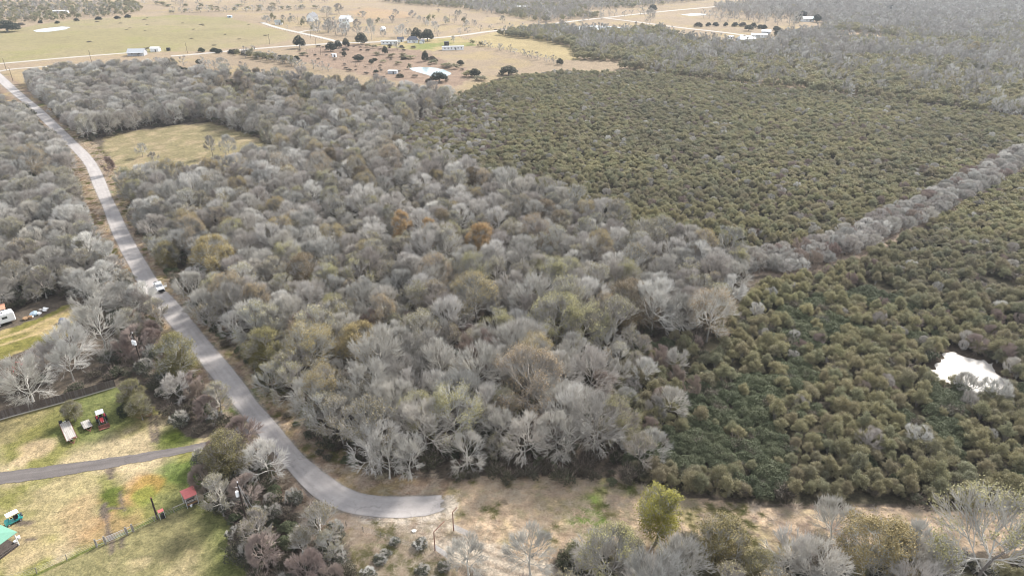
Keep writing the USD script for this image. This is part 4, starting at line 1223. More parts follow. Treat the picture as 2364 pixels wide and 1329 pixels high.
# sage green bushes in the near woods
q = np.vstack([spots(p, s, seed=40 + i, keep=k, avoid=HARD) for i, (p, s, k) in enumerate(((WOODS3, 3.2, .8), (WOODS2, 4.2, .55), (WOODS4B, 4.6, .7), (WOODS5, 7, .35), ))])
q = q[in_view(q, 4)]
q = q[np.argsort(np.hypot(q[:, 0], q[:, 1]))][:290]
for g in q:
    w_ = 'along the bottom edge' if inside(WOODS3, *np.array([g]).T)[0] else 'between lawn and road end' if inside(WOODS2, *np.array([g]).T)[0] else 'between yard and road' if inside(WOODS4B, *np.array([g]).T)[0] else 'behind the board fence'
    z = RNG.uniform(0.55, 1.0)
    w_ = ('tall ' if z > .78 else 'low ') + 'grey green bush in the wood ' + w_
    instance('sage_bush', SAGE[RNG.integers(3)], g, RNG.uniform(0, 6.28), z, w_, 'bush', w_ + ' group')
q = spots(WOODS4, 5.2, seed=48, keep=.6, avoid=HARD)
for g in q[in_view(q, 4)]:
    instance('sage_bush', SAGE[RNG.integers(3)], g, RNG.uniform(0, 6.28), RNG.uniform(0.8, 1.3), 'lichen grey green bush in the wood left of the road', 'bush', 'grey green bushes left of the road')
# low brush under the trees
q = np.vstack([spots(p, s, seed=50 + i, keep=k, avoid=HARD + [POND.buffer(1)]) for i, (p, s, k) in enumerate(((WOODS1, 2.9, .85), (WOODS0, 4.5, .8), (WOODS2, 2.6, .85), (WOODS3, 2.8, .85), (WOODS4, 3.6, .75), (WOODS4B, 2.8, .75), (WOODS5, 5, .5), (OLIVE2, 4.4, .5), (LineString(pts([(1040, 1105), (1240, 1098), (1440, 1100)])).buffer(2.0), 2.6, .8)))])
q = q[in_view(q, 2)]
kk = BRUSH + VINE[:1]
w = np.where(RNG.random(len(q)) < 0.88, RNG.integers(0, 4, len(q)), 4)
scatter('undergrowth', kk, q, RNG.uniform(0, 6.28, len(q)), RNG.uniform(0.5, 1.15, len(q)) * np.where(w == 4, 0.6, 1), w, 'low brown and dark green undergrowth beneath the trees', 'undergrowth')

# leafy and low growth mixed in
q = clear_of(spots(WOODS1, 15, seed=111, keep=.6, avoid=HARD))
for g in q[in_view(q)]:
    k = ('paley', 'tan', 'rust', 'goldtop', 'paley')[RNG.integers(5)]
    nm = {'paley': ('pale_yellow_tree', 'pale yellow'), 'tan': ('tan_tree', 'thin tan leaved'), 'rust': ('rust_tree', 'dull brown leaved'), 'goldtop': ('gold_top_tree', 'faintly golden topped')}[k]
    lb = '%s tree %s' % (nm[1], marked(g, WOOD_MARKS))
    instance(nm[0], LEAFY[k], g, RNG.uniform(0, 6.28), RNG.uniform(0.6, 0.85) * np.array([1, 1, 1.25]), lb, 'tree', lb + ' group')
q = spots(WOODS3, 3.0, seed=112, keep=.6, avoid=HARD)
for g in q[in_view(q, 3)][:200]:
    instance('olive_shrub', OLIVE[RNG.integers(len(OLIVE))], g, RNG.uniform(0, 6.28), RNG.uniform(0.6, 1.05), 'olive leaved shrub in the wood along the bottom edge', 'shrub', 'olive shrubs of the wood along the bottom edge')
MIX = poly([(1400, 830), (1500, 800), (1620, 800), (1600, 900), (1540, 1000), (1500, 1090), (1440, 1090), (1400, 960)])
q = spots(MIX, 5.2, seed=113, keep=.75)
for g in q:
    kk = (BUSHB + BROWN + BARE)[RNG.integers(8)]
    instance('bare_tree', kk, g, RNG.uniform(0, 6.28), RNG.uniform(0.5, 0.75), 'small leafless tree mingling with vines at the wood edge', 'tree', 'small leafless trees at the vine edge')

q = spots(WEEDS, 4.0, seed=114, keep=.6, avoid=HARD)
for g in q[in_view(q, 3)]:
    instance('sage_bush', SAGE[RNG.integers(3)], g, RNG.uniform(0, 6.28), RNG.uniform(0.3, 0.55) * np.array([1.2, 1.2, .8]), 'low grey green bush on the weedy ground below the road end', 'bush', 'low bushes below the road end')

# far woods
AVF = [LAKE1.buffer(4), LAKE2.buffer(4)] + [g.buffer(3) for g in GLADES]
LANES = [LineString(smooth_line(pts(l), 60)).buffer(6) for l in ([(1140, 71), (1290, 53), (1410, 40), (1600, 20.5), (1800, 5)], [(1395, 42), (1500, 55), (1580, 66), (1720, 82)])]
HOMES = poly([(1660, 100), (1660, 78), (1750, 72), (1800, 78), (1785, 100)])
q1 = spots(TOPR, 5.2, seed=61, keep=0.95, avoid=AVF + LANES + [HOMES])
q2 = np.vstack([spots(FARW_N, 8.5, seed=62, avoid=LANES), spots(FARW_NE, 8.0, seed=63, avoid=LANES + AVF)])
q3 = spots(FARW_NW, 11, seed=64, keep=.8)
q = np.vstack([q1, q2, q3])
src = np.repeat([0, 1, 2], [len(q1), len(q2), len(q3)])
ok = in_view(q, 8)
q, src = q[ok], src[ok]
n = fb(q[:, 0], q[:, 1], 60, 71, 3)
px, py = PX(q[:, 0], q[:, 1], 4.0)
pg = np.where(src == 0, np.clip(0.33 + (n - .5) * 2.6 + (px - 1900) / 1400 + (60 - py) / 300, 0.12, 0.93), np.where(src == 1, np.clip(0.62 + (n - .5) * 3 + (px - 1300) / 900, .15, .93), 0.25))
isg = RNG.random(len(q)) < pg
kk = FARB + OLIVEF
w = np.where(isg, RNG.integers(0, 5, len(q)), 5 + RNG.integers(0, 5, len(q)))
s = np.where(isg, RNG.uniform(0.72, 1.12, len(q)), RNG.uniform(0.95, 1.7, len(q)))
scatter('far_woodland', kk, q, RNG.uniform(0, 6.28, len(q)), s, w, 'grey and olive far woods filling the upper right and the skyline', 'woodland')

# dry grass tufts in the strip, the weedy corner and on the verges
q = np.vstack([spots(STRIP, 1.25, seed=81, keep=.7, avoid=HARD), spots(WEEDS, 0.75, seed=82, keep=.8, avoid=HARD), spots(ROADP.buffer(6).difference(ROADP.buffer(0.7)).intersection(poly([(-50, 300), (700, 300), (1060, 1250), (500, 1250)])), 1.1, seed=83, keep=.55, avoid=[DRIVEP.buffer(.3), LAWN])])
q = q[in_view(q, 1)]
n = fb(q[:, 0], q[:, 1], 5, 91, 3)
w = np.where((n > 0.56) & (RNG.random(len(q)) < 0.6) & (q[:, 0] < 45), 3, RNG.integers(0, 3, len(q)))
scatter('dry_grass', TUFT, q, RNG.uniform(-0.8, 0.8, len(q)), RNG.uniform(0.5, 1.25, len(q)), w, 'tall dry pinkish tan grass in the strip and along the road verges', 'grass')

for px, py, k, s_, lab in ((2228, 912, 0, 0.95, 'twiggy bush leaning over the near bank of the muddy pond, left of two'), (2290, 925, 1, 1.0, 'twiggy bush leaning over the near bank of the muddy pond, right of two'), (2250, 812, 2, 0.8, 'dark twiggy bush on the far bank of the muddy pond'), (2320, 836, 2, 0.85, 'reddish twiggy bush at the right bank of the muddy pond')):
    instance('bare_bush', BUSHB[k], G(px, py), RNG.uniform(0, 6.28), s_, lab, 'bush')
for px, py, s_, lab in ((2200, 898, 0.8, 'olive shrub on the near bank of the muddy pond'), (2318, 872, 0.5, 'small brown shrub on the right bank of the muddy pond')):
    instance('olive_shrub', OLIVE[1], G(px, py), RNG.uniform(0, 6.28), s_, lab, 'shrub')

for px, py, k, s_, lab in ((2000, 1040, 0, 0.9, 'pale leafless bush standing alone in the olive thicket'), (2112, 1028, 1, 0.85, 'pale leafless bush right of the lone one in the olive thicket'), (1845, 945, 0, 0.6, 'small pale leafless bush in mid thicket')):
    instance('bare_bush', BUSHB[k], G(px, py), RNG.uniform(0, 6.28), s_, lab, 'bush')


# ------------------------------------------------------------------ vehicles, yard things, fences, buildings
C_WHITE = mat('white_paint', (0.78, 0.78, 0.78), 0.35, 0.5, var=0.03)
C_GLASS = mat('dark_glass', (0.06, 0.065, 0.075), 0.08, 0.7, var=0.05)
C_WSCREEN = mat('windscreen_glass', (0.20, 0.21, 0.23), 0.06, 0.8, var=0.05)
C_BLACK = mat('black_rubber', (0.022, 0.022, 0.023), 0.75, 0.3)
C_DGREY = mat('dark_steel', (0.07, 0.068, 0.066), 0.5, 0.4)
C_STEEL = mat('galvanised_steel', (0.50, 0.50, 0.51), 0.45, 0.5, metal=0.25, var=0.1)
C_CHROME = mat('bright_metal', (0.62, 0.62, 0.63), 0.25, 0.6, metal=0.6)
C_LAMP = mat('lamp_lens', (0.75, 0.76, 0.78), 0.15, 0.7)
C_RED = mat('red_paint', (0.46, 0.045, 0.055), 0.4, 0.5, var=0.1)
C_REDROOF = mat('faded_red_metal', (0.58, 0.17, 0.155), 0.55, 0.35, var=0.08)
C_RUST = mat('rusty_steel', (0.17, 0.075, 0.055), 0.85, 0.2, var=0.3)
C_WOODG = mat('weathered_planks', (0.42, 0.39, 0.36), 0.85, 0.15, var=0.18, scale=5, bump=0.3)
C_WOODG2 = mat('weathered_planks_dark', (0.34, 0.31, 0.285), 0.85, 0.15, var=0.2, scale=5, bump=0.3)
C_WOODD = mat('dark_fence_boards', (0.088, 0.070, 0.062), 0.9, 0.1, var=0.25, scale=4, bump=0.3)
C_WOODD2 = mat('dark_fence_boards_grey', (0.115, 0.098, 0.090), 0.9, 0.1, var=0.25, scale=4, bump=0.3)
C_POST = mat('post_wood', (0.22, 0.20, 0.175), 0.9, 0.1, var=0.2, scale=6)
C_POLE = mat('creosote_pole', (0.045, 0.034, 0.028), 0.8, 0.2, var=0.25, scale=6)
C_RAIL = mat('pale_kickboard', (0.42, 0.38, 0.33), 0.85, 0.15, var=0.15)
C_TEAL = mat('teal_paint', (0.035, 0.36, 0.34), 0.35, 0.5, var=0.06)
C_GREENROOF = mat('green_metal_roof', (0.15, 0.32, 0.235), 0.5, 0.4, var=0.06)
C_HAY = mat('weathered_hay', (0.36, 0.30, 0.225), 0.95, 0.05, var=0.25, scale=8, bump=0.8, bscale=25)
C_HAYB = mat('brown_hay', (0.27, 0.165, 0.09), 0.95, 0.05, var=0.3, scale=8, bump=0.8, bscale=25)
C_TWINE = mat('twine', (0.13, 0.11, 0.10), 0.9, 0.1)
C_TARP = mat('blue_grey_tarp', (0.33, 0.42, 0.50), 0.5, 0.4, var=0.2)
C_COVER = mat('slate_cover', (0.115, 0.12, 0.165), 0.55, 0.35, var=0.15)
C_JUNK = mat('junk_brown', (0.30, 0.19, 0.11), 0.9, 0.1, var=0.3)
C_SIDING = mat('white_siding', (0.68, 0.68, 0.67), 0.6, 0.3, var=0.05)
C_SIDINGG = mat('grey_siding', (0.40, 0.41, 0.43), 0.6, 0.3, var=0.06)
C_ROOFG = mat('grey_shingle', (0.20, 0.20, 0.21), 0.8, 0.2, var=0.15)
C_ROOFM = mat('grey_metal_roof', (0.44, 0.455, 0.47), 0.45, 0.4, metal=0.2, var=0.08)
C_ROOFW = mat('white_metal_roof', (0.74, 0.75, 0.75), 0.45, 0.4, var=0.05)
C_ROOFD = mat('dark_shingle', (0.075, 0.082, 0.105), 0.8, 0.2, var=0.15)
C_ROOFGN = mat('grey_green_roof', (0.24, 0.26, 0.245), 0.7, 0.25, var=0.1)
C_ROOFTEAL = mat('teal_metal_roof', (0.20, 0.37, 0.36), 0.5, 0.4, var=0.1)
C_ROOFRUST = mat('rusty_roof_sheet', (0.52, 0.26, 0.17), 0.75, 0.25, var=0.25)
C_ROCK = mat('pale_stone', (0.50, 0.47, 0.43), 0.85, 0.2, var=0.15)


def heading(p0, p1, z=0.0):
    d = G(*p1, z) - G(*p0, z)
    return math.atan2(d[1], d[0])


def wheel(t, c, r, w, name='wheel'):
    a = part(name, MB().rod((c[0], c[1] - w / 2, c[2]), (c[0], c[1] + w / 2, c[2]), r, 20).mesh(), C_BLACK, t)
    part('rim', MB().rod((c[0], c[1] - w / 2 - .012, c[2]), (c[0], c[1] + w / 2 + .012, c[2]), r * 0.58, 14).mesh(), C_CHROME, a)


# --- white pickup, driver's door open
def pickup():
    t = thing('pickup_truck', 'white four door pickup truck stopped on the road with one front door open', 'pickup truck', G(368.5, 668), heading((350, 645), (372, 682)))
    b = MB()
    b.rbox((-0.05, 0, 0.80), (5.7, 1.98, 0.52), 0.10)                     # lower body
    b.frust((0.95, 2.78, 0.93), (1.05, 2.66, 0.86), 1.05, 1.24)           # bonnet
    for y in (-0.93, 0.93):
        b.rbox((-1.98, y, 1.17), (1.78, 0.12, 0.34), 0.03)                # bed sides
    b.rbox((-2.82, 0, 1.17), (0.10, 1.9, 0.34), 0.03)                     # tailgate
    part('body', b.mesh(), C_WHITE, t)
    cb = MB()
    cb.frust((-1.08, 1.32, 0.94), (-0.92, 0.42, 0.76), 1.05, 1.92)
    cab = part('cab', cb.mesh(), C_WHITE, t)
    part('roof_panel', MB().rbox((-0.26, 0, 1.93), (1.22, 1.42, 0.04), 0.02).mesh(), C_WHITE, cab)
    part('windscreen', MB().plate([(1.235, -0.82, 1.15), (1.235, 0.82, 1.15), (0.52, 0.70, 1.84), (0.52, -0.70, 1.84)], 0.035).mesh(), C_WSCREEN, cab)
    part('rear_window', MB().plate([(-1.06, 0.75, 1.25), (-1.06, -0.75, 1.25), (-0.955, -0.66, 1.78), (-0.955, 0.66, 1.78)], 0.03).mesh(), C_GLASS, cab)
    for s in (-1, 1):
        for x0, x1, u0, u1 in ((0.15, 1.02, 0.12, 0.42), (-0.90, 0.03, -0.84, 0.0)):
            q = [(x0, s * 0.925, 1.16), (x1, s * 0.925, 1.16), (u1, s * 0.80, 1.80), (u0, s * 0.80, 1.80)]
            part('side_window', MB().plate(q if s < 0 else q[::-1], 0.03).mesh(), C_GLASS, cab)
    part('bed_floor', MB().box((-1.95, 0, 1.075), (1.7, 1.7, 0.03)).mesh(), C_DGREY, t)
    part('tool_box', MB().rbox((-2.45, -0.45, 1.26), (0.5, 0.6, 0.34)).rbox((-2.35, 0.35, 1.2), (0.5, 0.45, 0.24)).mesh(), C_BLACK, t)
    part('grille', MB().rbox((2.80, 0, 0.86), (0.10, 1.45, 0.42), 0.03).mesh(), C_BLACK, t)
    part('front_bumper', MB().rbox((2.88, 0, 0.52), (0.22, 1.96, 0.26), 0.05).mesh(), C_BLACK, t)
    part('rear_bumper', MB().rbox((-2.95, 0, 0.55), (0.16, 1.85, 0.2), 0.04).mesh(), C_CHROME, t)
    for s in (-1, 1):
        part('headlight', MB().rbox((2.79, s * 0.83, 0.95), (0.12, 0.28, 0.2), 0.03).mesh(), C_LAMP, t)
        part('mirror', MB().rbox((0.95, s * 1.13, 1.22), (0.14, 0.24, 0.2), 0.04).mesh(), C_WHITE, t)
        part('wheel_arch', MB().rod((1.82, s * 0.985, 0.52), (1.82, s * 1.0, 0.52), 0.47, 20).rod((-1.92, s * 0.985, 0.52), (-1.92, s * 1.0, 0.52), 0.47, 20).mesh(), C_DGREY, t)
        for x in (1.82, -1.92):
            wheel(t, (x, s * 0.88, 0.40), 0.40, 0.28)
    part('door_opening', MB().box((0.55, 0.962, 0.95), (0.95, 0.02, 0.6)).mesh(), C_DGREY, t)
    d = MB()
    a = math.radians(62)
    for (l0, l1, z0, z1) in ((0.0, 1.05, 0.58, 1.16),):
        d.box((1.05 - math.cos(a) * (l0 + l1) / 2, 1.0 + math.sin(a) * (l0 + l1) / 2, (z0 + z1) / 2), (l1 - l0, 0.09, z1 - z0), rz=-a + math.pi)
    dr = part('open_door', d.mesh(), C_WHITE, t)
    f = MB()
    e = np.array([-math.cos(a), math.sin(a)])
    h0 = np.array([1.05, 1.0])
    for p, q in (((0.1, 1.16), (0.5, 1.72)), ((0.5, 1.72), (0.98, 1.70)), ((0.98, 1.70), (1.02, 1.16))):
        f.rod((*(h0 + e * p[0]), p[1]), (*(h0 + e * q[0]), q[1]), 0.03, 6)
    part('door_frame', f.mesh(), C_WHITE, dr)


pickup()


# --- red tractor with white canopy and loader
def tractor():
    t = thing('tractor', 'red compact tractor with white canopy and front loader on the lawn', 'tractor', G(237, 974), heading((231, 957), (240.5, 984)))
    part('hood', MB().rbox((0.95, 0, 1.12), (1.35, 0.62, 0.46), 0.10).frust((0.35, 1.6, 0.33), (0.4, 1.5, 0.22), 1.30, 1.42).mesh(), C_RED, t)
    part('chassis', MB().rbox((0.35, 0, 0.72), (2.6, 0.5, 0.42), 0.05).box((-0.5, 0, 0.95), (0.9, 1.1, 0.1)).mesh(), C_DGREY, t)
    part('seat', MB().rbox((-0.55, 0, 1.18), (0.5, 0.5, 0.12)).rbox((-0.80, 0, 1.42), (0.12, 0.5, 0.42)).mesh(), C_BLACK, t)
    part('steering_wheel', MB().rod((0.05, 0, 1.1), (-0.08, 0, 1.42), 0.03).rod((-0.08, 0, 1.42), (-0.09, 0, 1.45), 0.2, 14).mesh(), C_BLACK, t)
    for s in (-1, 1):
        part('mudguard', MB().rbox((-0.62, s * 0.66, 1.28), (1.0, 0.34, 0.08), 0.03).rbox((-0.15, s * 0.66, 1.05), (0.08, 0.34, 0.45), 0.03).mesh(), C_RED, t)
        wheel(t, (-0.62, s * 0.78, 0.66), 0.66, 0.40)
        wheel(t, (1.32, s * 0.66, 0.42), 0.42, 0.26)
        part('headlight', MB().rbox((1.63, s * 0.2, 1.18), (0.05, 0.16, 0.12)).mesh(), C_LAMP, t)
        part('loader_arm', MB().rod((0.25, s * 0.52, 1.25), (1.75, s * 0.55, 1.05), 0.075, 6).rod((1.75, s * 0.55, 1.05), (2.25, s * 0.55, 0.45), 0.075, 6).mesh(), C_DGREY, t)
        part('canopy_post', MB().rod((-0.98, s * 0.52, 1.0), (-0.90, s * 0.52, 2.25), 0.04, 6).rod((0.18, s * 0.45, 1.1), (0.1, s * 0.5, 2.25), 0.035, 6).mesh(), C_BLACK, t)
    part('canopy', MB().frust((-1.25, 0.42, 0.72), (-1.1, 0.25, 0.58), 2.24, 2.36).mesh(), C_WHITE, t)
    part('bucket', MB().plate([(2.2, -0.95, 0.22), (2.2, 0.95, 0.22), (2.2, 0.95, 0.85), (2.2, -0.95, 0.85)], 0.05).plate([(2.2, -0.95, 0.2), (2.85, -0.95, 0.16), (2.85, 0.95, 0.16), (2.2, 0.95, 0.2)], 0.05)
         .plate([(2.2, -0.93, 0.2), (2.85, -0.93, 0.2), (2.4, -0.93, 0.85), (2.2, -0.93, 0.85)], 0.04).plate([(2.2, 0.93, 0.2), (2.85, 0.93, 0.2), (2.4, 0.93, 0.85), (2.2, 0.93, 0.85)], 0.04).mesh(), C_RUST, t)
    part('exhaust', MB().rod((1.2, 0.34, 1.2), (1.2, 0.34, 1.95), 0.04).mesh(), C_BLACK, t)


tractor()


def flat_trailer(label, c, rz, L, W, H, planks, big):
    t = thing('flatbed_trailer', label, 'trailer', c, rz)
    fr = MB()
    for s in (-1, 1):
        fr.rbox((0, s * (W / 2 + 0.04), H - 0.08), (L, 0.09, 0.2), 0.02)
    for k in range(5):
        fr.box((-L / 2 + (k + .5) * L / 5, 0, H - 0.14), (0.08, W, 0.1))
    part('frame', fr.mesh(), C_RUST if big else C_DGREY, t)
    for k in range(planks):
        w = W / planks
        for j in range(2 if big else 1):
            l = (L - 0.5 if big else L) / (2 if big else 1)
            x = (-L / 2 + (0.5 if big else 0) + l * (j + .5))
            part('plank', MB().rbox((x, -W / 2 + w * (k + .5), H + (0.004 * ((k * 7 + j) % 3))), (l - 0.012, w - 0.018, 0.05), 0.012).mesh(), C_WOODG if (k * 3 + j) % 4 else C_WOODG2, t)
    part('tongue', MB().rod((L / 2 - 0.1, W * 0.34, H - 0.15), (L / 2 + 1.2, 0, H - 0.25), 0.06, 6).rod((L / 2 - 0.1, -W * 0.34, H - 0.15), (L / 2 + 1.2, 0, H - 0.25), 0.06, 6).rod((L / 2 + 0.9, 0, H - 0.5), (L / 2 + 0.9, 0, H + 0.1), 0.05, 8).mesh(), C_RUST, t)
    if big:
        part('coupler_rack', MB().rod((L / 2 - 0.25, -0.5, H), (L / 2 - 0.25, 0.9, H + 0.15), 0.07, 6).rod((L / 2 - 0.6, 0.3, H), (L / 2 + 0.3, 0.6, H + 0.2), 0.07, 6).rbox((L / 2 - 0.1, 0.45, H + 0.1), (0.35, 0.5, 0.2)).mesh(), C_RUST, t)
        for s in (-1, 1):
            part('ramp', MB().rbox((-L / 2 + 0.12, s * W * 0.34, H + 0.12), (0.55, 0.62, 0.5), 0.06).mesh(), C_BLACK, t)
        part('crossbar', MB().rbox((-L / 2 + 0.32, 0, H + 0.06), (0.1, W * 0.55, 0.1), 0.02).mesh(), C_WHITE, t)
    for s in (-1, 1):
        for x in ((-L * 0.22, -L * 0.08) if big else (-0.1,)):
            wheel(t, (x, s * (W / 2 - 0.18), 0.36), 0.36, 0.22)
    if not big:
        for x, y in ((-0.25, -0.55), (0.05, 0.65)):
            part('tie_ring', MB().rod((x, y, H + 0.03), (x, y, H + 0.06), 0.13, 12).mesh(), C_DGREY, t)


c0, c1 = G(147.5, 971.5, .8), G(166, 1013.5, .8)
flat_trailer('long rust framed flatbed trailer with grey plank deck on the lawn', (c0 + c1) / 2, heading((147.5, 971.5), (166, 1013.5), .8), float(np.linalg.norm(c1 - c0)), float(np.linalg.norm(G(135, 975, .8) - G(160, 968, .8))) * 0.93, 0.80, 6, True)
c0, c1 = G(195, 970.5, .7), G(204, 986, .7)
flat_trailer('small square grey plank trailer between the flatbed and the tractor', (c0 + c1) / 2, heading((195, 970.5), (204, 986), .7), float(np.linalg.norm(c1 - c0)), float(np.linalg.norm(G(185.5, 974, .7) - G(204.6, 967, .7))), 0.70, 5, False)


def bale(label, c, rz, r=0.78, L=1.35, end=True, band=True):
    t = thing('hay_bale', label, 'hay bale', c, rz, 'round hay bales' if end else None)
    part('roll', MB().rod((-L / 2, 0, r * 0.97), (L / 2, 0, r * 0.97), r, 26).mesh(), C_HAY, t)
    for s in ((1,) if end else (-1, 1)):
        part('end_face', MB().rod((s * L / 2, 0, r * 0.97), (s * (L / 2 + 0.03), 0, r * 0.97), r * 0.96, 26).mesh(), C_HAYB if end else C_HAY, t)
    if band:
        for k in range(3):
            part('twine', MB().rod((-L * 0.3 + k * L * 0.3 - .015, 0, r * 0.97), (-L * 0.3 + k * L * 0.3 + .015, 0, r * 0.97), r * 1.012, 26).mesh(), C_TWINE, t)


bale('weathered round hay bale beside the mud track, left of two', G(325, 960), -1.25, band=False)
bale('weathered round hay bale half under the bushes, right of two', G(344, 956), -1.25, band=False)
bale('tan wrapped round hay bale beside the red roofed feeder shed', G(460.5, 1149), heading((458, 1130), (464, 1150)), 0.72, 1.6, False)


# --- red roofed feeder shed and waterer
def lean_to(name, label, cat, corners, z, fall, posts, roof, trim, ribs, body):
    """Roof corners as pixels (far left, far right, near right, near left) at height z."""
    P = np.array([G(*p, z) for p in corners])
    o = P.mean(0)
    t = thing(name, label, cat, o)
    Q = P - o
    zz = np.array([z + fall, z + fall, z, z])
    r3 = np.column_stack([Q, zz])
    rf = part('roof', MB().plate(r3[::-1] if np.cross(r3[1] - r3[0], r3[2] - r3[0])[2] < 0 else r3, 0.05).mesh(), roof, t)
    for k in range(ribs + 1):
        u = k / ribs
        a, b = r3[0] * (1 - u) + r3[1] * u, r3[3] * (1 - u) + r3[2] * u
        part('roof_rib', MB().rod(a + [0, 0, 0.065], b + [0, 0, 0.065], 0.025, 5).mesh(), roof, rf)
    for k in range(4):
        q = Q[k] * 0.93
        part('post', MB().rod((q[0], q[1], 0), (q[0], q[1], zz[k]), posts, 8).mesh(), trim, t)
    return t, Q, r3


t, Q, r3 = lean_to('feeder_shed', 'open feeder shed with faded red ribbed metal roof by the wire fence', 'shed', [(416, 1137), (447, 1123.5), (454.5, 1140), (426.5, 1152.5)], 2.1, 0.35, 0.05, C_REDROOF, C_STEEL, 8, None)
for z, h, f in ((0.55, 0.28, 0.86), (1.05, 0.12, 0.80)):
    a, b = Q[3] * f, Q[2] * f
    part('trough_board', MB().plate([(*a, z), (*b, z), (*b, z + h), (*a, z + h)], 0.05).mesh(), C_WOODG if z > .6 else C_HAYB, t)
part('back_board', MB().plate([(*(Q[0] * .86), 0.2), (*(Q[1] * .86), 0.2), (*(Q[1] * .86), 1.0), (*(Q[0] * .86), 1.0)], 0.04).mesh(), C_WOODG2, t)
part('floor', MB().plate(np.column_stack([Q * 0.85, np.full(4, 0.18)]), 0.05).mesh(), C_WOODD, t)
t, Q, r3 = lean_to('waterer', 'little stand with a small red roof beside the tall dark post', 'feeder', [(363.5, 1179.5), (375.5, 1174), (378, 1178.5), (366, 1184)], 1.5, 0.15, 0.035, C_REDROOF, C_STEEL, 3, None)
part('barrel', MB().rod((0.1, 0, 0.05), (0.1, 0, 0.9), 0.28, 14).mesh(), C_BLACK, t)
t = thing('tall_post', 'tall dark brown post standing by the wire fence', 'post', G(364, 1197))
part('post', MB().rod((0, 0, 0), (-0.05, 0.02, 4.6), 0.16, 10, 0.13).mesh(), C_POLE, t)
part('cap', MB().rod((-0.05, 0.02, 4.6), (-0.05, 0.02, 4.64), 0.14, 10).mesh(), C_RUST, t)
t = thing('bucket', 'white plastic bucket at the fence below the feeder shed', 'bucket', G(442, 1168))
part('shell', MB().rod((0, 0, 0), (0, 0, 0.38), 0.16, 14, 0.2).mesh(), C_WHITE, t)
part('rim', MB().rod((0, 0, 0.36), (0, 0, 0.40), 0.22, 14).mesh(), C_WHITE, t)


# --- golf cart
t = thing('golf_cart', 'teal golf cart with white roof parked on the lawn by the green roof', 'golf cart', G(33, 1204), heading((48, 1195), (20, 1209)))
part('body', MB().frust((0.35, 1.25, 0.58), (0.45, 1.05, 0.5), 0.32, 0.86).rbox((-0.75, 0, 0.52), (0.95, 1.16, 0.4), 0.08).rbox((0.05, 0, 0.36), (0.9, 1.1, 0.1)).mesh(), C_TEAL, t)
part('roof', MB().rbox((-0.1, 0, 1.82), (1.75, 1.18, 0.09), 0.04).mesh(), C_WHITE, t)
part('seat', MB().rbox((-0.35, 0, 0.78), (0.55, 1.05, 0.16)).rbox((-0.68, 0, 1.08), (0.14, 1.05, 0.42)).mesh(), C_BLACK, t)
part('steering_wheel', MB().rod((0.42, 0.25, 0.85), (0.22, 0.25, 1.12), 0.02).rod((0.22, 0.25, 1.12), (0.21, 0.25, 1.14), 0.17, 14).mesh(), C_BLACK, t)
for s in (-1, 1):
    part('roof_post', MB().rod((0.72, s * 0.52, 0.8), (0.55, s * 0.52, 1.8), 0.025, 6).rod((-0.92, s * 0.52, 0.7), (-0.85, s * 0.52, 1.8), 0.025, 6).mesh(), C_BLACK, t)
    for x in (0.82, -0.82):
        wheel(t, (x, s * 0.5, 0.23), 0.23, 0.18)
part('bag_rack', MB().rbox((-1.25, 0, 0.75), (0.22, 0.9, 0.35), 0.05).mesh(), C_DGREY, t)


# --- green roofed open pavilion, cut by the left edge
Cn = G(40, 1227, 2.7)
e1 = unit((G(0, 1210, 2.7) - Cn)[None])[0]
e2 = np.array([e1[1], -e1[0]])
if np.dot(e2, G(0, 1247, 2.7) - Cn) < 0:
    e2 = -e2
Lp, Wp = 8.0, 4.6
t = thing('pavilion', 'open sided pavilion with green metal roof at the left edge', 'pavilion', Cn)
A0, A1, A2, A3 = np.zeros(2), e1 * Lp, e1 * Lp + e2 * Wp, e2 * Wp
r0, r1 = e1 * Wp * 0.5 + e2 * Wp * 0.5, e1 * (Lp - Wp * 0.5) + e2 * Wp * 0.5
v3 = lambda p, z: (p[0], p[1], z)
rf = MB().hull([v3(A0, 2.66), v3(A1, 2.66), v3(A2, 2.66), v3(A3, 2.66), v3(A0, 2.72), v3(A1, 2.72), v3(A2, 2.72), v3(A3, 2.72), v3(r0, 3.75), v3(r1, 3.75)])
part('roof', rf.mesh(), C_GREENROOF, t, smooth=False)
part('floor', MB().plate([v3(A0 + (e1 + e2) * .3, 0.02), v3(A1 + (e2 - e1) * .3, 0.02), v3(A2 - (e1 + e2) * .3, 0.02), v3(A3 + (e1 - e2) * .3, 0.02)], 0.12).mesh(), C_WOODD, t)
for p in (A0 + (e1 + e2) * .35, A3 + (e1 - e2) * .35, A0 + e1 * Lp / 2 + e2 * .35, A3 + e1 * Lp / 2 - e2 * .35):
    part('post', MB().rod(v3(p, 0.1), v3(p, 2.68), 0.09, 8).mesh(), C_SIDING, t)
for i in range(2):
    p = A3 + e1 * .35 - e2 * (0.6 + i * 0.9)
    part('side_board', MB().rod(v3(A0 + (e1 + e2) * .35, 0.35 + i * .45), v3(A3 + (e1 - e2) * .35, 0.35 + i * .45), 0.05, 6).mesh(), C_WOODD2, t)
for q in ((44, 1242), (37, 1252)):
    t = thing('bucket', 'white bucket beside the green roofed pavilion, %s of two' % ('upper' if q[0] == 44 else 'lower'), 'bucket', G(*q))
    part('shell', MB().rod((0, 0, 0), (0, 0, 0.42), 0.2, 14, 0.24).mesh(), C_WHITE, t)
    part('rim', MB().rod((0, 0, 0.4), (0, 0, 0.44), 0.26, 14).mesh(), C_WHITE, t)

# --- wire fence with gate on the lawn
FL = smooth_line(pts([(-60, 1360), (80, 1328), (170, 1285), (222, 1262)]), 40)
FR = smooth_line(pts([(310, 1226), (365, 1199), (430, 1170), (480, 1149), (530, 1122)]), 40)


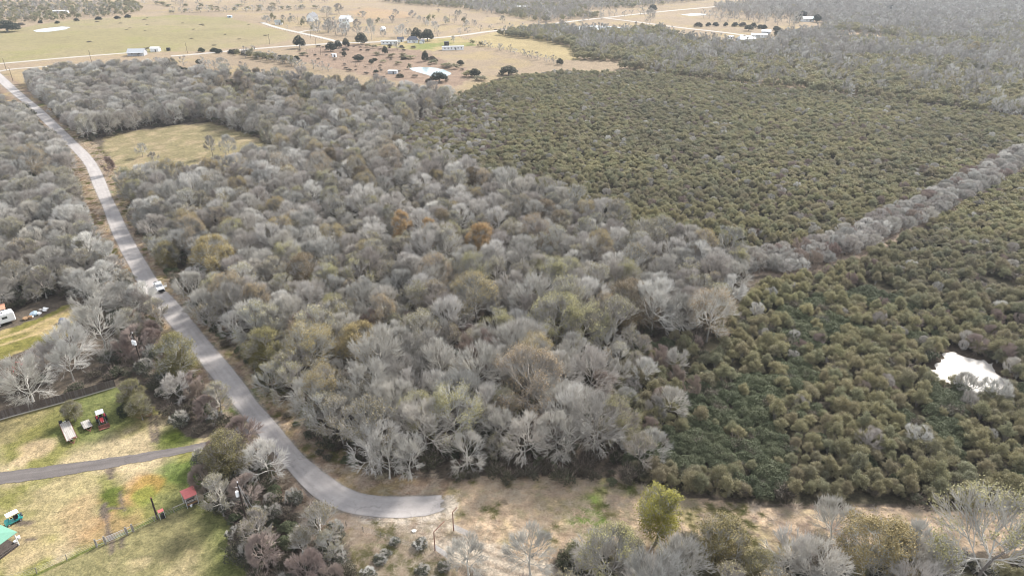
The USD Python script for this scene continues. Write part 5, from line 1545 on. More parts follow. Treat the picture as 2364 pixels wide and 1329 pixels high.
def wire_fence(label, P, gap, h, wires, post_r=0.06, mt=C_POST, lean=0.05, rail=None):
    t = thing('wire_fence', label, 'fence', P[0])
    n = max(int(LineString(P).length / gap), 1)
    r = np.random.default_rng(len(label))
    Q = resample(P, n + 1) - P[0]
    for q in Q:
        l = r.normal(0, lean, 2)
        part('post', MB().rod((*q, 0), (q[0] + l[0], q[1] + l[1], h * r.uniform(.92, 1.08)), post_r, 7).mesh(), mt, t)
    for k in range(wires):
        z = h * (0.25 + 0.7 * k / max(wires - 1, 1))
        w = MB()
        for a, b in zip(Q[:-1], Q[1:]):
            w.rod((*a, z), (*b, z), 0.008, 3)
        part('wire', w.mesh(), C_STEEL, t)
    if rail:
        w = MB()
        for a, b in zip(Q[rail[0]:rail[1] - 1], Q[rail[0] + 1:rail[1]]):
            w.rod((*a, h * 0.9), (*b, h * 0.9), 0.05, 6)
        part('top_rail', w.mesh(), C_RAIL, t)


wire_fence('wire fence running from the pipe gate to the lower left edge', FL, 3.4, 1.25, 4)
wire_fence('wire fence with a pale top rail from the pipe gate past the feeder shed', FR, 2.6, 1.2, 4, rail=(2, 7))
t = thing('pipe_gate', 'grey pipe gate between wooden posts in the lawn fence', 'gate', G(224, 1262))
gp = [G(224, 1262) - G(224, 1262), G(244.5, 1254.5) - G(224, 1262), G(294, 1233.5) - G(224, 1262), G(308, 1226.5) - G(224, 1262)]
for p in gp:
    part('post', MB().rod((*p, 0), (p[0], p[1], 1.65), 0.14, 9).mesh(), C_POST, t)
for (a, b, bars) in ((gp[0], gp[1], 2), (gp[1], gp[2], 5), (gp[2], gp[3], 3)):
    d = unit((b - a)[None])[0] * 0.16
    pn = MB()
    for k in range(bars):
        z = 1.3 - k * (0.95 / max(bars - 1, 1))
        pn.rod((*(a + d), z), (*(b - d), z), 0.035 if k == 0 else 0.026, 6)
    pn.rod((*(a + d), 0.3), (*(a + d), 1.32), 0.03, 6).rod((*(b - d), 0.3), (*(b - d), 1.32), 0.03, 6)
    part('gate_leaf' if bars == 5 else 'side_panel', pn.mesh(), C_STEEL, t)

# --- dark board fence
bl = [G(-45, 983), G(14, 964.6), G(78, 947.5), G(141.5, 930.3), G(205, 912), G(268, 893)]
t = thing('board_fence', 'dark weathered board privacy fence with pale kickboard behind the lawn', 'fence', bl[0])
LF = LineString(bl)
n = int(LF.length / 2.4)
Q = resample(np.array(bl), n + 1) - bl[0]
rr = np.random.default_rng(9)
cnt = 0
for a, b in zip(Q[:-1], Q[1:]):
    d = unit((b - a)[None])[0]
    nrm = np.array([-d[1], d[0]])
    L = float(np.linalg.norm(b - a))
    part('fence_post', MB().box((*(a + nrm * 0.09), 1.05), (0.1, 0.1, 2.1), rz=math.atan2(d[1], d[0])).mesh(), C_WOODD, t)
    part('rail', MB().box((*((a + b) / 2 + nrm * 0.055), 1.7), (L, 0.04, 0.09), rz=math.atan2(d[1], d[0])).box((*((a + b) / 2 + nrm * 0.055), 0.6), (L, 0.04, 0.09), rz=math.atan2(d[1], d[0])).mesh(), C_WOODD, t)
    m = 12
    for k in range(m):
        if cnt >= 290:
            break
        c = a + (b - a) * (k + .5) / m
        hh = 1.78 + rr.uniform(-.03, .03)
        part('board', MB().box((*(c + nrm * rr.uniform(-.006, .006)), 0.22 + hh / 2), (L / m - 0.012, 0.022, hh), rz=math.atan2(d[1], d[0])).mesh(), C_WOODD if rr.random() < .6 else C_WOODD2, t)
        cnt += 1
    part('kickboard', MB().box((*((a + b) / 2 - nrm * 0.03), 0.11), (L - .01, 0.045, 0.22), rz=math.atan2(d[1], d[0])).mesh(), C_RAIL, t)

# --- poles
def pole(label, base, h, arm=None, trans=0, guy=None, name='utility_pole', r=0.14):
    t = thing(name, label, 'utility pole', base)
    part('pole', MB().rod((0, 0, 0), (0, 0, h), r * 1.15, 10, r * 0.85).mesh(), C_POLE, t)
    if arm is not None:
        part('cross_arm', MB().box((0, 0.08, h - 0.5), (2.2, 0.1, 0.12), rz=arm).mesh(), C_POLE, t)
    part('insulator', MB().rod((0, 0, h), (0, 0, h + 0.28), 0.09, 8, 0.05).mesh(), C_WHITE, t)
    for k in range(trans):
        a = 3.3 + k * 1.9
        o = np.array([math.cos(a), math.sin(a)]) * 0.42
        q = part('transformer', MB().rod((*o, h - 2.75), (*o, h - 1.85), 0.27, 14).rod((*o, h - 1.85), (*o, h - 1.75), 0.2, 12).mesh(), C_WHITE, t)
        part('bushing', MB().rod((*(o * 0.8), h - 1.75), (*(o * 0.8), h - 1.5), 0.06, 6).mesh(), C_STEEL, q)
        part('bracket', MB().rod((0, 0, h - 2.2), (*o, h - 2.2), 0.05, 6).rod((0, 0, h - 1.1), (*(o * 1.1), h - 0.9), 0.04, 6).mesh(), C_STEEL, t)
    if guy:
        for g in guy:
            d = G(*g) - np.asarray(base)[:2]
            part('guy_wire', MB().rod((0, 0, h - 0.3), (d[0], d[1], 0.1), 0.016, 4).mesh(), C_STEEL, t)


pole('dark utility pole with white transformer rising from bushes beside the lawn', G(548, 1113, 10.0), 10.0, trans=1, guy=[(640, 1262), (610, 1255)])
pole('dark utility pole with white transformer among trees left of the road', G(305.5, 769, 9.5), 9.5, trans=2)
for (x, y, h, a, lab) in ((212, 145, 9.5, None, 'thin pole beside the gravel lane above the leafless block'), (433, 124, 9, None, 'thin pole by the gravel lane right of the white metal shed'), (718, 90, 9.5, None, 'thin pole on the lane left of the dark trees'),
                          (730, 109, 9, None, 'thin pole at the lane fork beside the dark trees'), (741, 128, 8, None, 'thin pole with pale top in the brushy paddock'), (623, 103, 9.5, 0.1, 'pole with cross arm behind the far brush'),
                          (689, 56, 9, None, 'thin pole in front of the white two storey house'), (15, 163, 9, None, 'thin pole at the far road end, upper left edge'), (30, 187, 9, None, 'thin pole on the grassy corner at the far road end'),
                          (1038, 51, 9, None, 'thin pole in the pinkish field by the scattered trees'), (917, 117, 8, None, 'thin pole in the yard below the dark roofed house')):
    pole(lab, G(x, y), h, arm=a)

# --- open ranch gates on the track by the road end
for (b, top, arm, leaf, lab) in (((1047, 1224), 4.0, (1055, 1170), ((1048, 1223), (1081, 1240)), 'right leaf of the open silver pipe gates hung on a tall leaning armed post'),
                                 ((1004.5, 1271), 4.1, (1026, 1202), ((1007, 1270), (1033, 1290)), 'left leaf of the open silver pipe gates hung on a tall bent armed post')):
    B0 = G(*b)
    t = thing('ranch_gate', lab, 'gate', B0)
    part('post', MB().rod((0, 0, 0), (0, 0, top), 0.075, 9).mesh(), C_RUST, t)
    A = G(*arm, top + 0.1) - B0
    A = A if np.linalg.norm(A) < 3.2 else A / np.linalg.norm(A) * 3.2
    part('arm', MB().rod((0, 0, top), (A[0], A[1], top + 0.1), 0.06, 8).mesh(), C_RUST, t)
    e = G(*leaf[1]) - B0
    s0 = unit(e[None])[0] * 0.15
    lf = part('gate_leaf', MB().rod((*s0, 0.25), (*s0, 1.45), 0.03, 6).rod((*e, 0.25), (*e, 1.45), 0.03, 6).rod((*s0, 0.3), (*e, 1.4), 0.02, 6).mesh(), C_STEEL, t)
    for k in range(6):
        part('bar', MB().rod((*s0, 0.28 + k * 0.23), (*e, 0.28 + k * 0.23), 0.034, 6).mesh(), C_STEEL, lf)
wire_fence('sagging wire fence of short posts below the road end', smooth_line(pts([(800, 1214), (827, 1224), (853, 1231), (880, 1240), (917, 1250), (960, 1268)]), 20), 2.6, 1.15, 3, 0.055)
t = thing('boulder', 'pale flat stone lying on the dirt track by the road end', 'stone', G(956, 1226))
part('stone', MB().hull([(math.cos(a) * .45 * (1 + .2 * math.sin(3 * a)), math.sin(a) * .35, z) for a in np.linspace(0, 6, 9) for z in (0, .22)]).mesh(), C_ROCK, t)

# --- left yard: camper, shed, junk
t = thing('camper_trailer', 'white camper trailer parked at the left edge by the yard', 'camper', G(-6, 752), heading((-30, 762), (28, 744)))
part('body', MB().rbox((0, 0, 1.75), (8.0, 2.5, 2.3), 0.2).mesh(), C_WHITE, t)
part('roof', MB().rbox((0, 0, 2.93), (7.9, 2.4, 0.08), 0.04).mesh(), C_WHITE, t)
part('roof_vent', MB().rbox((1.6, -0.2, 3.02), (0.5, 0.5, 0.14)).mesh(), C_DGREY, t)
part('window', MB().box((1.8, -1.26, 2.0), (1.1, 0.03, 0.6)).mesh(), C_GLASS, t)
part('hitch', MB().rod((3.9, 0, 0.6), (5.0, 0, 0.55), 0.06).mesh(), C_DGREY, t)
for x in (-0.5, 0.4):
    wheel(t, (x, -1.1, 0.38), 0.38, 0.24)
t = thing('tin_shed', 'small shed with rusty orange tin roof at the left edge', 'shed', G(-4, 731), heading((-20, 735), (13, 727)))
part('wall', MB().box((0, 0, 1.1), (3.6, 2.6, 2.2)).mesh(), C_SIDINGG, t)
part('roof', MB().plate([(-2.1, -1.6, 2.3), (2.1, -1.6, 2.3), (2.1, 1.6, 2.55), (-2.1, 1.6, 2.55)], 0.06).mesh(), C_ROOFRUST, t)


def lump(c, r, seed, n=26, flat=0.6):
    q = np.random.default_rng(seed)
    return MB().hull(np.vstack([unit(q.normal(0, 1, (n, 3))) * r * q.uniform(.75, 1.1, (n, 1)) * [1, 1, flat] + np.array([0, 0, r * flat * .8]) + np.array([*c, 0])])).mesh()


t = thing('tarp_heap', 'blue grey tarp heaped over junk at the yard edge', 'tarp', G(78, 728))
part('tarp', lump((0, 0), 1.1, 1), C_TARP, t); part('tarp_fold', lump((1.2, 0.5), 0.7, 2), C_WHITE, t); part('junk', lump((0.2, -1.0), 0.5, 3), C_WHITE, t)
t = thing('junk_pile', 'pale junk pile right of the blue grey tarp', 'junk', G(106, 716))
part('panel', MB().box((0, 0.2, 0.55), (1.3, 0.5, 0.1), ry=0.15).mesh(), C_WHITE, t); part('box', MB().rbox((0.1, -0.5, 0.3), (0.9, 0.6, 0.5)).mesh(), C_WHITE, t); part('heap', lump((-1.0, -0.2), 0.6, 5), C_WOODG, t)
t = thing('junk_pile', 'brown junk pile left of the blue grey tarp', 'junk', G(60, 737))
part('heap', lump((0, 0), 0.8, 6, flat=.5), C_JUNK, t); part('board', MB().box((0.9, 0.5, 0.4), (0.8, 0.7, 0.6), rz=.4).mesh(), C_JUNK, t)
t = thing('covered_machine', 'machine under a slate grey cover in the yard', 'covered machine', G(145, 744), 0.3)
part('cover', MB().frust((-0.85, 0.85, 0.62), (-0.5, 0.45, 0.42), 0.25, 1.15).mesh(), C_COVER, t); part('skirt', MB().frust((-0.95, 0.95, 0.7), (-0.85, 0.85, 0.62), 0.02, 0.25).mesh(), C_BLACK, t); part('hood', lump((0.55, 0.3), .45, 9, flat=1.1), C_COVER, t)
t = thing('swing_set', 'red metal swing frame under the trees behind the board fence', 'swing set', G(46, 853), 0.4)
for s in (-1, 1):
    part('leg', MB().rod((s * 1.1, -0.7, 0), (s * 1.0, 0, 2.0), 0.05, 6).mesh(), C_RED, t); part('leg', MB().rod((s * 1.1, 0.7, 0), (s * 1.0, 0, 2.0), 0.05, 6).mesh(), C_RED, t)
part('top_bar', MB().rod((-1.0, 0, 2.0), (1.0, 0, 2.0), 0.05, 6).mesh(), C_RED, t)
part('slide', MB().plate([(0.4, 0, 1.3), (0.4, 0.45, 1.3), (2.3, 0.45, 0.2), (2.3, 0, 0.2)], 0.05).mesh(), C_RED, t)


# --- far buildings
def house(label, px, py, w, d, h, rise, rz, wall, roof, cat='house', name='house', hip=0.0, win=3, door=True, gable_win=True, ov=0.45, chimney=False, posts=0):
    t = thing(name, label, cat, G(px, py), rz)
    wm = MB().box((0, 0, h / 2), (w, d, h))
    if rise > 0.8 and hip == 0:
        for s in (-1, 1):
            wm.hull([(s * (w / 2 - .01), -d / 2, h), (s * (w / 2 - .01), d / 2, h), (s * (w / 2 - .01), 0, h + rise * 0.92), (s * (w / 2 - .2), -d / 2, h), (s * (w / 2 - .2), d / 2, h), (s * (w / 2 - .2), 0, h + rise * .92)])
    wl = part('wall', wm.mesh(), wall, t, smooth=False)
    W, D = w / 2 + ov, d / 2 + ov
    z0 = h - ov * rise / (d / 2) + 0.05
    rm = MB()
    for s in (-1, 1):
        rm.hull([(-W, s * D, z0), (W, s * D, z0), (-W + hip, 0, h + rise), (W - hip, 0, h + rise), (-W, s * D, z0 + .12), (W, s * D, z0 + .12), (-W + hip, 0, h + rise + .12), (W - hip, 0, h + rise + .12)])
    if hip:
        for s in (-1, 1):
            rm.hull([(s * W, -D, z0), (s * W, D, z0), (s * (W - hip), 0, h + rise), (s * W, -D, z0 + .12), (s * W, D, z0 + .12), (s * (W - hip), 0, h + rise + .12)])
    rf = part('roof', rm.mesh(), roof, t, smooth=False)
    if chimney:
        part('chimney', MB().box((w * .2, 0.3, h + rise + .3), (.7, .7, 1.6)).mesh(), wall, rf)
    for k in range(win):
        x = -w / 2 + w * (k + .7) / (win + .4)
        q = part('window', MB().box((x, -d / 2 - .03, h * .58), (w / (win + 1) * .45, .06, h * .38)).mesh(), C_SIDING, t)
        part('pane', MB().box((x, -d / 2 - .07, h * .58), (w / (win + 1) * .38, .03, h * .31)).mesh(), C_GLASS, q)
    if door:
        part('door', MB().box((w * .12, -d / 2 - .04, min(1.05, h * .45)), (.95, .06, min(2.05, h * .85))).mesh(), C_WOODD2, t)
    for k in range(posts):
        part('porch_post', MB().rod((-w / 2 + w * (k + .2) / (posts - .6), -d / 2 - 1.6, 0), (-w / 2 + w * (k + .2) / (posts - .6), -d / 2 - 1.6, h * .85), .09, 6).mesh(), C_SIDING, t)
    if posts:
        part('porch_roof', MB().plate([(-w / 2, -d / 2 - 1.9, h * .84), (w / 2, -d / 2 - 1.9, h * .84), (w / 2, -d / 2, h * .96), (-w / 2, -d / 2, h * .96)], .08).mesh(), roof, t)
    return t


house('grey metal roofed barn house with porch at the lane above the leafless block', 318, 128, 13, 9, 3.0, 2.4, 0.15, C_SIDINGG, C_ROOFM, posts=4, win=2)
house('white metal shed right of the grey barn house', 360, 119, 7.2, 5, 2.8, 1.0, 0.0, C_SIDING, C_ROOFW, 'shed', 'shed', win=0)
house('small black box shed right of the white metal shed', 389.5, 117.5, 2.8, 2.4, 2.2, 0.3, 0.1, C_BLACK, C_BLACK, 'shed', 'shed', win=0, door=False, ov=.1)
house('small white cottage with green grey roof at the lane far left of the farm houses', 644, 57, 8, 6, 2.8, 2.2, 0.2, C_SIDING, C_ROOFGN, win=2)
house('tall white two storey house with steep grey roof among bare trees', 722, 49, 11, 9, 5.4, 4.2, 1.2, C_SIDING, C_ROOFG, win=4, chimney=True)
house('broad white roofed house behind the grey grove', 800, 51, 14, 10, 4.0, 3.2, -0.35, C_SIDING, C_ROOFW, win=4, chimney=True)
house('white house with grey green roof at the grove edge, before the broad white roofed house', 795, 64, 9, 8, 3.2, 2.8, 1.0, C_SIDING, C_ROOFGN, win=2)
house('little white gabled shed by the lane right of the tall grey tree', 884, 71, 4.4, 4, 2.3, 1.6, 1.2, C_SIDING, C_ROOFW, 'shed', 'shed', win=1)
house('pale grey mobile home at the lane left of the dark roofed house', 899, 102.5, 15, 5, 2.9, 0.7, 0.06, C_SIDING, C_ROOFM, win=4, hip=0)
house('white house with dark blue grey roof under the dark oaks', 953, 98.5, 10, 8, 3.0, 2.6, 0.15, C_SIDING, C_ROOFD, hip=2.5, win=3)
house('small white annex with dark roof left of the dark roofed house', 925, 96.5, 5.5, 5, 2.6, 1.6, 0.2, C_SIDING, C_ROOFD, 'shed', 'shed', win=1)
house('tiny white gabled shed right of the dark roofed house', 974.5, 100.5, 3.8, 3.4, 2.2, 1.2, 1.1, C_SIDING, C_ROOFD, 'shed', 'shed', win=0)
house('long white mobile home on the pale yard by the fence row', 1045.5, 115.5, 19, 4.6, 3.0, 0.35, 0.22, C_SIDING, C_ROOFM, win=6)
house('black box shed behind the long white mobile home', 1031, 105.5, 4.4, 3.4, 3.3, 0.2, 0.1, C_BLACK, C_ROOFD, 'shed', 'shed', win=0, ov=.15)
house('low grey shed with flat white roof left of the round pond', 907.5, 170, 6.6, 4.2, 2.0, 0.25, -0.12, C_SIDINGG, C_ROOFW, 'shed', 'shed', win=0, ov=.15)
house('white box shed in the brushy paddock', 772, 132, 3.4, 2.6, 2.6, 0.3, 0.0, C_WHITE, C_ROOFW, 'shed', 'shed', win=0, ov=.1)
house('pale metal roofed farm house at the edge of the right hand wood', 1722, 97, 15, 10, 3.0, 2.4, 0.1, C_SIDINGG, C_ROOFM, win=3, hip=1)
house('long open barn with white roof behind the pale metal roofed farm house', 1751, 87, 15, 7, 3.0, 1.0, -0.15, C_SIDING, C_ROOFW, 'barn', 'barn', win=5, door=False)
house('grey roofed shed farthest right in the farm at the right hand wood', 1768, 79, 9, 7, 2.8, 1.5, -0.3, C_SIDINGG, C_ROOFM, 'shed', 'shed', win=0)
house('tiny white shed left of the pale metal roofed farm house', 1686, 90, 5, 3.6, 2.3, 0.5, 0.0, C_SIDING, C_ROOFW, 'shed', 'shed', win=0)
house('teal green roofed house among dark trees in the upper right', 1863, 50, 13, 9, 3.2, 2.6, 0.1, C_SIDING, C_ROOFTEAL, win=2)
house('long white roofed hall in the far wood at the top edge', 1208, 22, 21, 9, 3.6, 1.0, 0.05, C_SIDINGG, C_ROOFW, 'hall', 'hall', win=3)
house('tiny white shed left of the long white hall in the far wood', 1165, 22, 4.5, 4, 3, 0.8, 0.0, C_SIDING, C_ROOFW, 'shed', 'shed', win=0)
house('white house half hidden in brush in the upper left', 140, 31, 20, 6, 3.0, 0.8, 0.1, C_SIDING, C_ROOFW, win=4)
house('small pale blue shed by the far hedge row', 531, 41, 5, 4, 2.2, 0.6, 0.0, C_TARP, C_ROOFW, 'shed', 'shed', win=0)

# --- far trees one by one: kind, base pixel, height, crown width
def far_tree(kindset, unit_h, unit_w, px, py, h, w, label, name, group=None, cat='tree'):
    k = kindset[RNG.integers(len(kindset))]
    instance(name, k, G(px, py), RNG.uniform(0, 6.28), np.array([w / unit_w, w / unit_w, h / unit_h]), label, cat, group)


for px, py, h, w, lab in ((692, 112, 14, 11, 'tall dark evergreen tree by the lane fork, darkest and left of the others'), (764, 119, 10, 10, 'dark rounded evergreen tree below the lane fork'), (781, 112, 9, 7, 'dark evergreen just behind the rounded one at the lane fork'), (799, 109, 9.5, 7, 'dark evergreen right of the lane fork, left of the biggest'),
                          (834, 103, 13, 12, 'big dark evergreen beside the pale mobile home'), (962, 93, 14, 12, 'dark oak over the dark roofed house, left of two'), (987, 95, 14, 13, 'dark oak over the dark roofed house, right of two'), (889, 125, 8, 5.5, 'dark upright evergreen in the brushy paddock'),
                          (829, 142, 6.5, 9, 'spreading dark evergreen in the brushy paddock'), (795, 131, 5, 4.5, 'small dark evergreen beside the white box shed'), (857, 148, 4.5, 4.5, 'small dull evergreen in the brushy paddock right of the spreading one'), (982, 142, 10, 6, 'dark slim tree above the round pond'),
                          (1014, 190, 8.5, 13, 'dark domed evergreen in front of the round pond'), (1096, 178, 7, 9.5, 'dark evergreen right of the round pond, smaller of two'), (1174, 174, 8, 14, 'large dark evergreen at the thicket corner right of the round pond'), (1063, 151, 5, 6, 'small brown crowned tree in the pale field'),
                          (18, 74, 14, 26, 'huge dark oak at the upper left edge'), (460, 150, 5.5, 5, 'dark boxy bush in the dry paddock'), (1292, 150, 6, 6, 'dark round bush at the far thicket corner beside the fence row'), (1840, 52, 9, 9, 'dark tree left of the teal roofed house'), (1852, 44, 11, 12, 'dark tree behind the teal roofed house'), (1885, 52, 11, 11, 'dark tree right of the teal roofed house'),
                          (1796, 84, 10, 9, 'dark tree at the right end of the grey roofed shed'), (1728, 72, 8, 10, 'dark tree behind the long open barn'), (1507, 26, 11, 12, 'dark evergreen on the far lane'), (2055, 28, 11, 15, 'dark tree in the far grey wood'), (1832, 126, 8, 11, 'dark tree in the right hand wood below the grey roofed shed'), (2080, 72, 7, 12, 'dark tree at the right end of the far tan glade')):
    far_tree(EVER, 8.0, 7.8, px, py, h, w, lab, 'evergreen_tree')
for px, py, h, w, lab in ((858, 92, 16, 9, 'tall slim grey tree by the lane left of the pale mobile home'), (825, 63, 9, 9, 'dark limbed bare tree right of the grey grove'), (914, 38, 8, 8, 'bare tree in the pink field, left of the far trio'), (952, 41, 9, 10, 'bare tree in the pink field, right of the far trio'), (1058, 39, 9.5, 10, 'bare spreading tree at the right of the pink field'),
                          (1030, 58, 9, 8, 'bare tree in the pink field behind the oaks, right one'), (1003, 73, 8, 8, 'bare tree at the lane right of the oaks'), (905, 53, 9, 7, 'bare tree at the pale lawn above the lane'), (1160, 54, 7, 7, 'dark bare tree at the tip of the far wood'), (1078, 60, 6, 5, 'small bare tree alone in the pink field, left of two'), (1096, 63, 6, 4, 'small bare tree alone in the pink field, right of two'),
                          (968, 50, 6, 5, 'little bare tree above the oaks'), (986, 60, 6.5, 5, 'little bare tree right above the oaks'), (1012, 29, 5, 4, 'tiny bare tree at the far edge of the pink field'), (628, 31, 11, 12, 'bare dark tree alone in front of the far hedge'), (513, 160, 8, 9, 'spreading dark bare tree in the dry paddock'), (1500, 58, 14, 11, 'tall bare tree beside the far lane'), (755, 40, 12, 16, 'grey bare tree behind the two storey house'), (615, 52, 7, 9, 'grey bush tree left of the small cottage'),
                          (655, 52, 7, 6, 'grey bare tree right of the small cottage'), (669, 55, 8, 5, 'bare tree in the lawn right of the cottage'), (701, 56, 8, 7, 'bare tree left of the two storey house'), (783, 33, 12, 12, 'dark grey tree behind the broad white roofed house'), (837, 40, 6, 12, 'low dark trees in the pink field right of the houses'), (885, 85, 6, 6, 'olive tree in front of the little gabled shed'), (919, 85, 9, 8, 'brown tree above the pale mobile home'),
                          (930, 87, 10, 7, 'bare tree at the lane, left of the oaks'), (943, 84, 9, 8, 'bare tree beside the oaks on the left'), (1047, 100, 6, 6, 'small olive tree behind the long mobile home'), (917, 115, 5, 6, 'pale round tree in the yard below the dark roofed house'), (310, 300, 7.5, 8, 'grey tree alone at the top of the grassy clearing'), (330, 362, 5, 5, 'small grey tree in the grassy clearing, upper of two'), (357, 376, 4, 4.5, 'small grey tree in the grassy clearing, lower of two'),
                          (492, 362, 9, 7, 'dark trunked bare tree at the clearing edge, left of the dark pair'), (530, 360, 9, 6, 'dark trunked bare tree at the clearing edge, right of the dark pair')):
    far_tree(BARE, 10.0, 8.6, px, py, h, w, lab, 'bare_tree')


def row(kindset, uh, uw, line, gap, h, w, label, name, group, cat, jit=2.0, seed=0, keep=1.0):
    r = np.random.default_rng(seed)
    P = pts(line)
    n = max(int(LineString(P).length / gap), 2)
    for q in resample(P, n):
        if r.random() > keep:
            continue
        q = q + r.normal(0, jit, 2)
        a, b = r.uniform(*h), r.uniform(*w)
        instance(name, kindset[r.integers(len(kindset))], q, r.uniform(0, 6.28), np.array([b / uw, b / uw, a / uh]), label, cat, group)


OL = (OLIVEF, 3.8, 4.6)
BB = (FARB, 9.5, 8.0)
row(*BB, [(395, 32), (520, 27), (600, 27), (660, 24), (725, 22)], 11, (5, 9), (7, 11), 'dusky tree of the far hedge row across the pale fields', 'hedge_tree', 'trees of the far hedge row', 'tree', 3, 1)
row(*OL, [(400, 30), (520, 26), (600, 25), (725, 20)], 14, (3, 6), (7, 11), 'dusky bush of the far hedge row across the pale fields', 'hedge_bush', 'bushes of the far hedge row', 'bush', 3, 2)
row(DSHRUB, 3.6, 4.8, [(475, 121), (520, 123), (575, 127), (620, 134), (680, 140)], 7, (3.5, 5.5), (6, 9), 'dark bush of the hedge along the lane right of the black box shed', 'hedge_bush', 'dark bushes of the lane hedge', 'bush', 1.5, 3)
row(*BB, [(570, 132), (620, 140), (660, 148), (700, 158), (745, 165)], 6, (5, 9), (6, 9), 'grey tree of the brushy row below the lane hedge', 'hedge_tree', 'grey trees of the brushy row', 'tree', 3, 4)
row(*OL, [(560, 128), (620, 138), (690, 152)], 6, (4, 6), (6, 9), 'olive bush of the brushy row below the lane hedge', 'hedge_bush', 'olive bushes of the brushy row', 'bush', 3, 5)
row(*BB, [(1112, 106), (1160, 118), (1220, 134), (1280, 147)], 9, (4, 6.5), (5, 8), 'small grey tree of the fence row between the two pale fields', 'fence_row_tree', 'trees of the fence row between pale fields', 'tree', 1.5, 6)
row(*OL, [(1090, 104), (1110, 108)], 8, (4, 5), (6, 8), 'olive bush at the end of the long mobile home', 'hedge_bush', 'olive bushes at the mobile home', 'bush', 1, 7)
row(DSHRUB, 3.6, 4.8, [(1615, 62), (1640, 61), (1680, 60), (1720, 62), (1750, 66), (1790, 70)], 9, (4.5, 6.5), (7, 11), 'olive dark bush of the hedge above the farm at the right hand wood', 'hedge_bush', 'bushes of the hedge above the farm', 'bush', 1.5, 8)
row(*BB, [(735, 72), (760, 74), (790, 80), (815, 84)], 5, (9, 13), (9, 12), 'grey tree of the grove in front of the white houses', 'grove_tree', 'grey trees of the house grove', 'tree', 5, 9)
row(*BB, [(765, 62), (785, 68)], 6, (9, 12), (9, 12), 'grey tree of the grove in front of the white houses', 'grove_tree', 'grey trees of the house grove', 'tree', 5, 10)
row(*BB, [(355, 150), (380, 160), (400, 165)], 6, (5, 8), (6, 8), 'dark grey tree at the right end of the tall leafless block', 'hedge_tree', 'grey trees at the end of the leafless block', 'tree', 2, 11)
row(DSHRUB, 3.6, 4.8, [(375, 142), (400, 158), (440, 172)], 6, (3, 4.5), (5, 8), 'dark low bush at the right end of the tall leafless block', 'hedge_bush', 'dark bushes at the end of the leafless block', 'bush', 2, 12)
for px, py, h, w in ((870, 128, 2.5, 8), (905, 133, 3, 9), (930, 132, 3, 7), (945, 136, 2.5, 12), (1000, 148, 3, 9), (1030, 156, 3, 9), (1050, 160, 3.5, 8), (1080, 178, 4, 9), (1110, 186, 3, 10), (885, 145, 2, 5), (920, 150, 2.5, 7), (700, 128, 2.5, 9), (850, 110, 3, 6), (865, 112, 3, 6), (945, 160, 4, 4.5)):
    far_tree(OLIVEF, 3.8, 4.6, px, py, h, w, 'low dusky scrub bush in the brushy paddock around the round pond', 'scrub_bush', 'scrub bushes of the brushy paddock', 'bush')
q = np.vstack([spots(poly([(690, 60), (860, 40), (1120, 46), (1130, 66), (1000, 78), (860, 88), (760, 84)]), 30, jitter=.5, seed=101, keep=.6), spots(poly([(600, 45), (700, 45), (760, 80), (700, 78), (640, 62)]), 22, jitter=.5, seed=102, keep=.6)])
for g in q[:90]:
    far = RNG.random() < 0.75
    u = (FARB, 9.5, 8.0) if far else (OLIVEF, 3.8, 4.6)
    h = RNG.uniform(4.5, 9)
    instance('field_tree', u[0][RNG.integers(5)], g, RNG.uniform(0, 6.28), np.array([h * .85 / u[2], h * .85 / u[2], h / u[1]]), 'small tree scattered about the far farm houses and pink fields', 'tree', 'trees scattered about the far farm houses')
q = spots(BRUSHY, 10, jitter=.5, seed=103, keep=.42, avoid=[TANK.buffer(4)])
for g in q[:150]:
    instance('scrub_bush', DSHRUB[0] if RNG.random() < .2 else BRUSH[RNG.integers(4)], g, RNG.uniform(0, 6.28), np.array([1, 1, .7]) * RNG.uniform(0.5, 1.3), 'low dusky scrub bush in the brushy paddock around the round pond', 'bush', 'scrub bushes of the brushy paddock')
row(*BB, [(445, 150), (470, 155), (500, 165), (560, 175), (620, 182)], 8, (5, 8), (6, 9), 'grey tree of the scrub line under the dry paddock', 'hedge_tree', 'grey trees of the scrub line', 'tree', 4, 14)
row(*OL, [(450, 180), (520, 178), (600, 172)], 8, (3, 5), (5, 8), 'olive bush of the scrub line under the dry paddock', 'hedge_bush', 'olive bushes of the scrub line', 'bush', 3, 15)
row(DSHRUB, 3.6, 4.8, [(0, 62), (80, 56), (180, 50), (290, 42)], 16, (3, 5), (6, 10), 'dark bush along the front of the upper left brush', 'hedge_bush', 'dark bushes in front of the upper left brush', 'bush', 6, 16)
wire_fence('far wire fence along the pale meadow', smooth_line(pts([(1060, 86), (1110, 103), (1180, 121), (1290, 149)]), 30), 7, 1.4, 2, 0.12)
wire_fence('far wire fence along the lane by the cottage', smooth_line(pts([(612, 60), (650, 71), (700, 82), (745, 92)]), 30), 7, 1.4, 2, 0.12)
wire_fence('far wire fence across the brushy paddock', smooth_line(pts([(700, 115), (760, 132), (830, 152), (900, 172)]), 30), 7, 1.4, 2, 0.12)
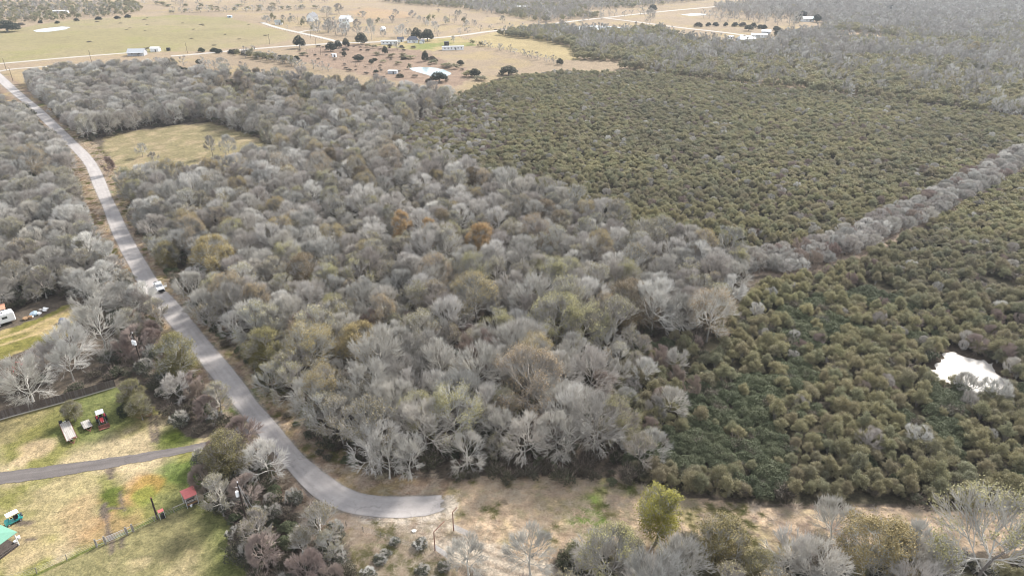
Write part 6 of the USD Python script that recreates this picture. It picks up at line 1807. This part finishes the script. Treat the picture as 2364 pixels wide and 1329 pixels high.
row(*BB, [(990, 86), (1060, 79), (1130, 68)], 13, (4, 8), (5, 8), 'small tree along the pale lane right of the oaks', 'lane_tree', 'small trees along the pale lane', 'tree', 4, 17)
row(*OL, [(300, 12), (420, 16), (540, 20), (640, 16)], 22, (3, 6), (8, 13), 'dusky bush of the farthest hedge at the top edge', 'hedge_bush', 'bushes of the farthest hedge', 'bush', 8, 18)
row(*BB, [(320, 10), (460, 12), (620, 10), (760, 6)], 20, (6, 10), (9, 13), 'grey tree of the farthest hedge at the top edge', 'hedge_tree', 'trees of the farthest hedge', 'tree', 8, 19)
row(*BB, [(1340, 50), (1420, 38), (1500, 32)], 12, (6, 9), (7, 10), 'grey tree along the far lane by the pale lake', 'lane_tree', 'trees along the far lane', 'tree', 4, 20)
GROVE = poly([(1600, 44), (1660, 30), (1760, 24), (1860, 30), (1835, 66), (1760, 60), (1700, 52), (1640, 50)])
q = spots(GROVE, 17, jitter=.45, seed=95, keep=.85)
for g in q[:120]:
    instance('park_tree', FARB[RNG.integers(5)], g, RNG.uniform(0, 6.28), RNG.uniform(0.9, 1.35), 'bare tree of the open grove behind the farm in the upper right', 'tree', 'bare trees of the open grove')
q = spots(P1.intersection(poly([(200, 40), (620, 40), (620, 125), (200, 125)])), 34, jitter=.5, seed=96, keep=.35)
q = np.vstack([q, spots(FIELD_N, 60, jitter=.5, seed=97, keep=.4)])
for g in q[:60]:
    instance('weed_clump', BRUSH[RNG.integers(4)], g, RNG.uniform(0, 6.28), np.array([1.3, 1.3, 0.35]) * RNG.uniform(.6, 1.3), 'low dark weed clump in the far pale pastures', 'weeds', 'weed clumps in the far pastures')


# ------------------------------------------------------------------ winter air
air = usdkit.material(stage, '/World/Looks/air', {'v': ('principled_volume', {'color': (0.86, 0.92, 1.0), 'density': HAZE, 'anisotropy': 0.3})}, [], volume='v.volume')
hz = usdkit.mesh(stage, '/World/haze', MB().box((0, 0, 62.0), (12600, 12600, 130.0)).mesh(), air)
tag(hz.GetPrim(), kind='stuff')
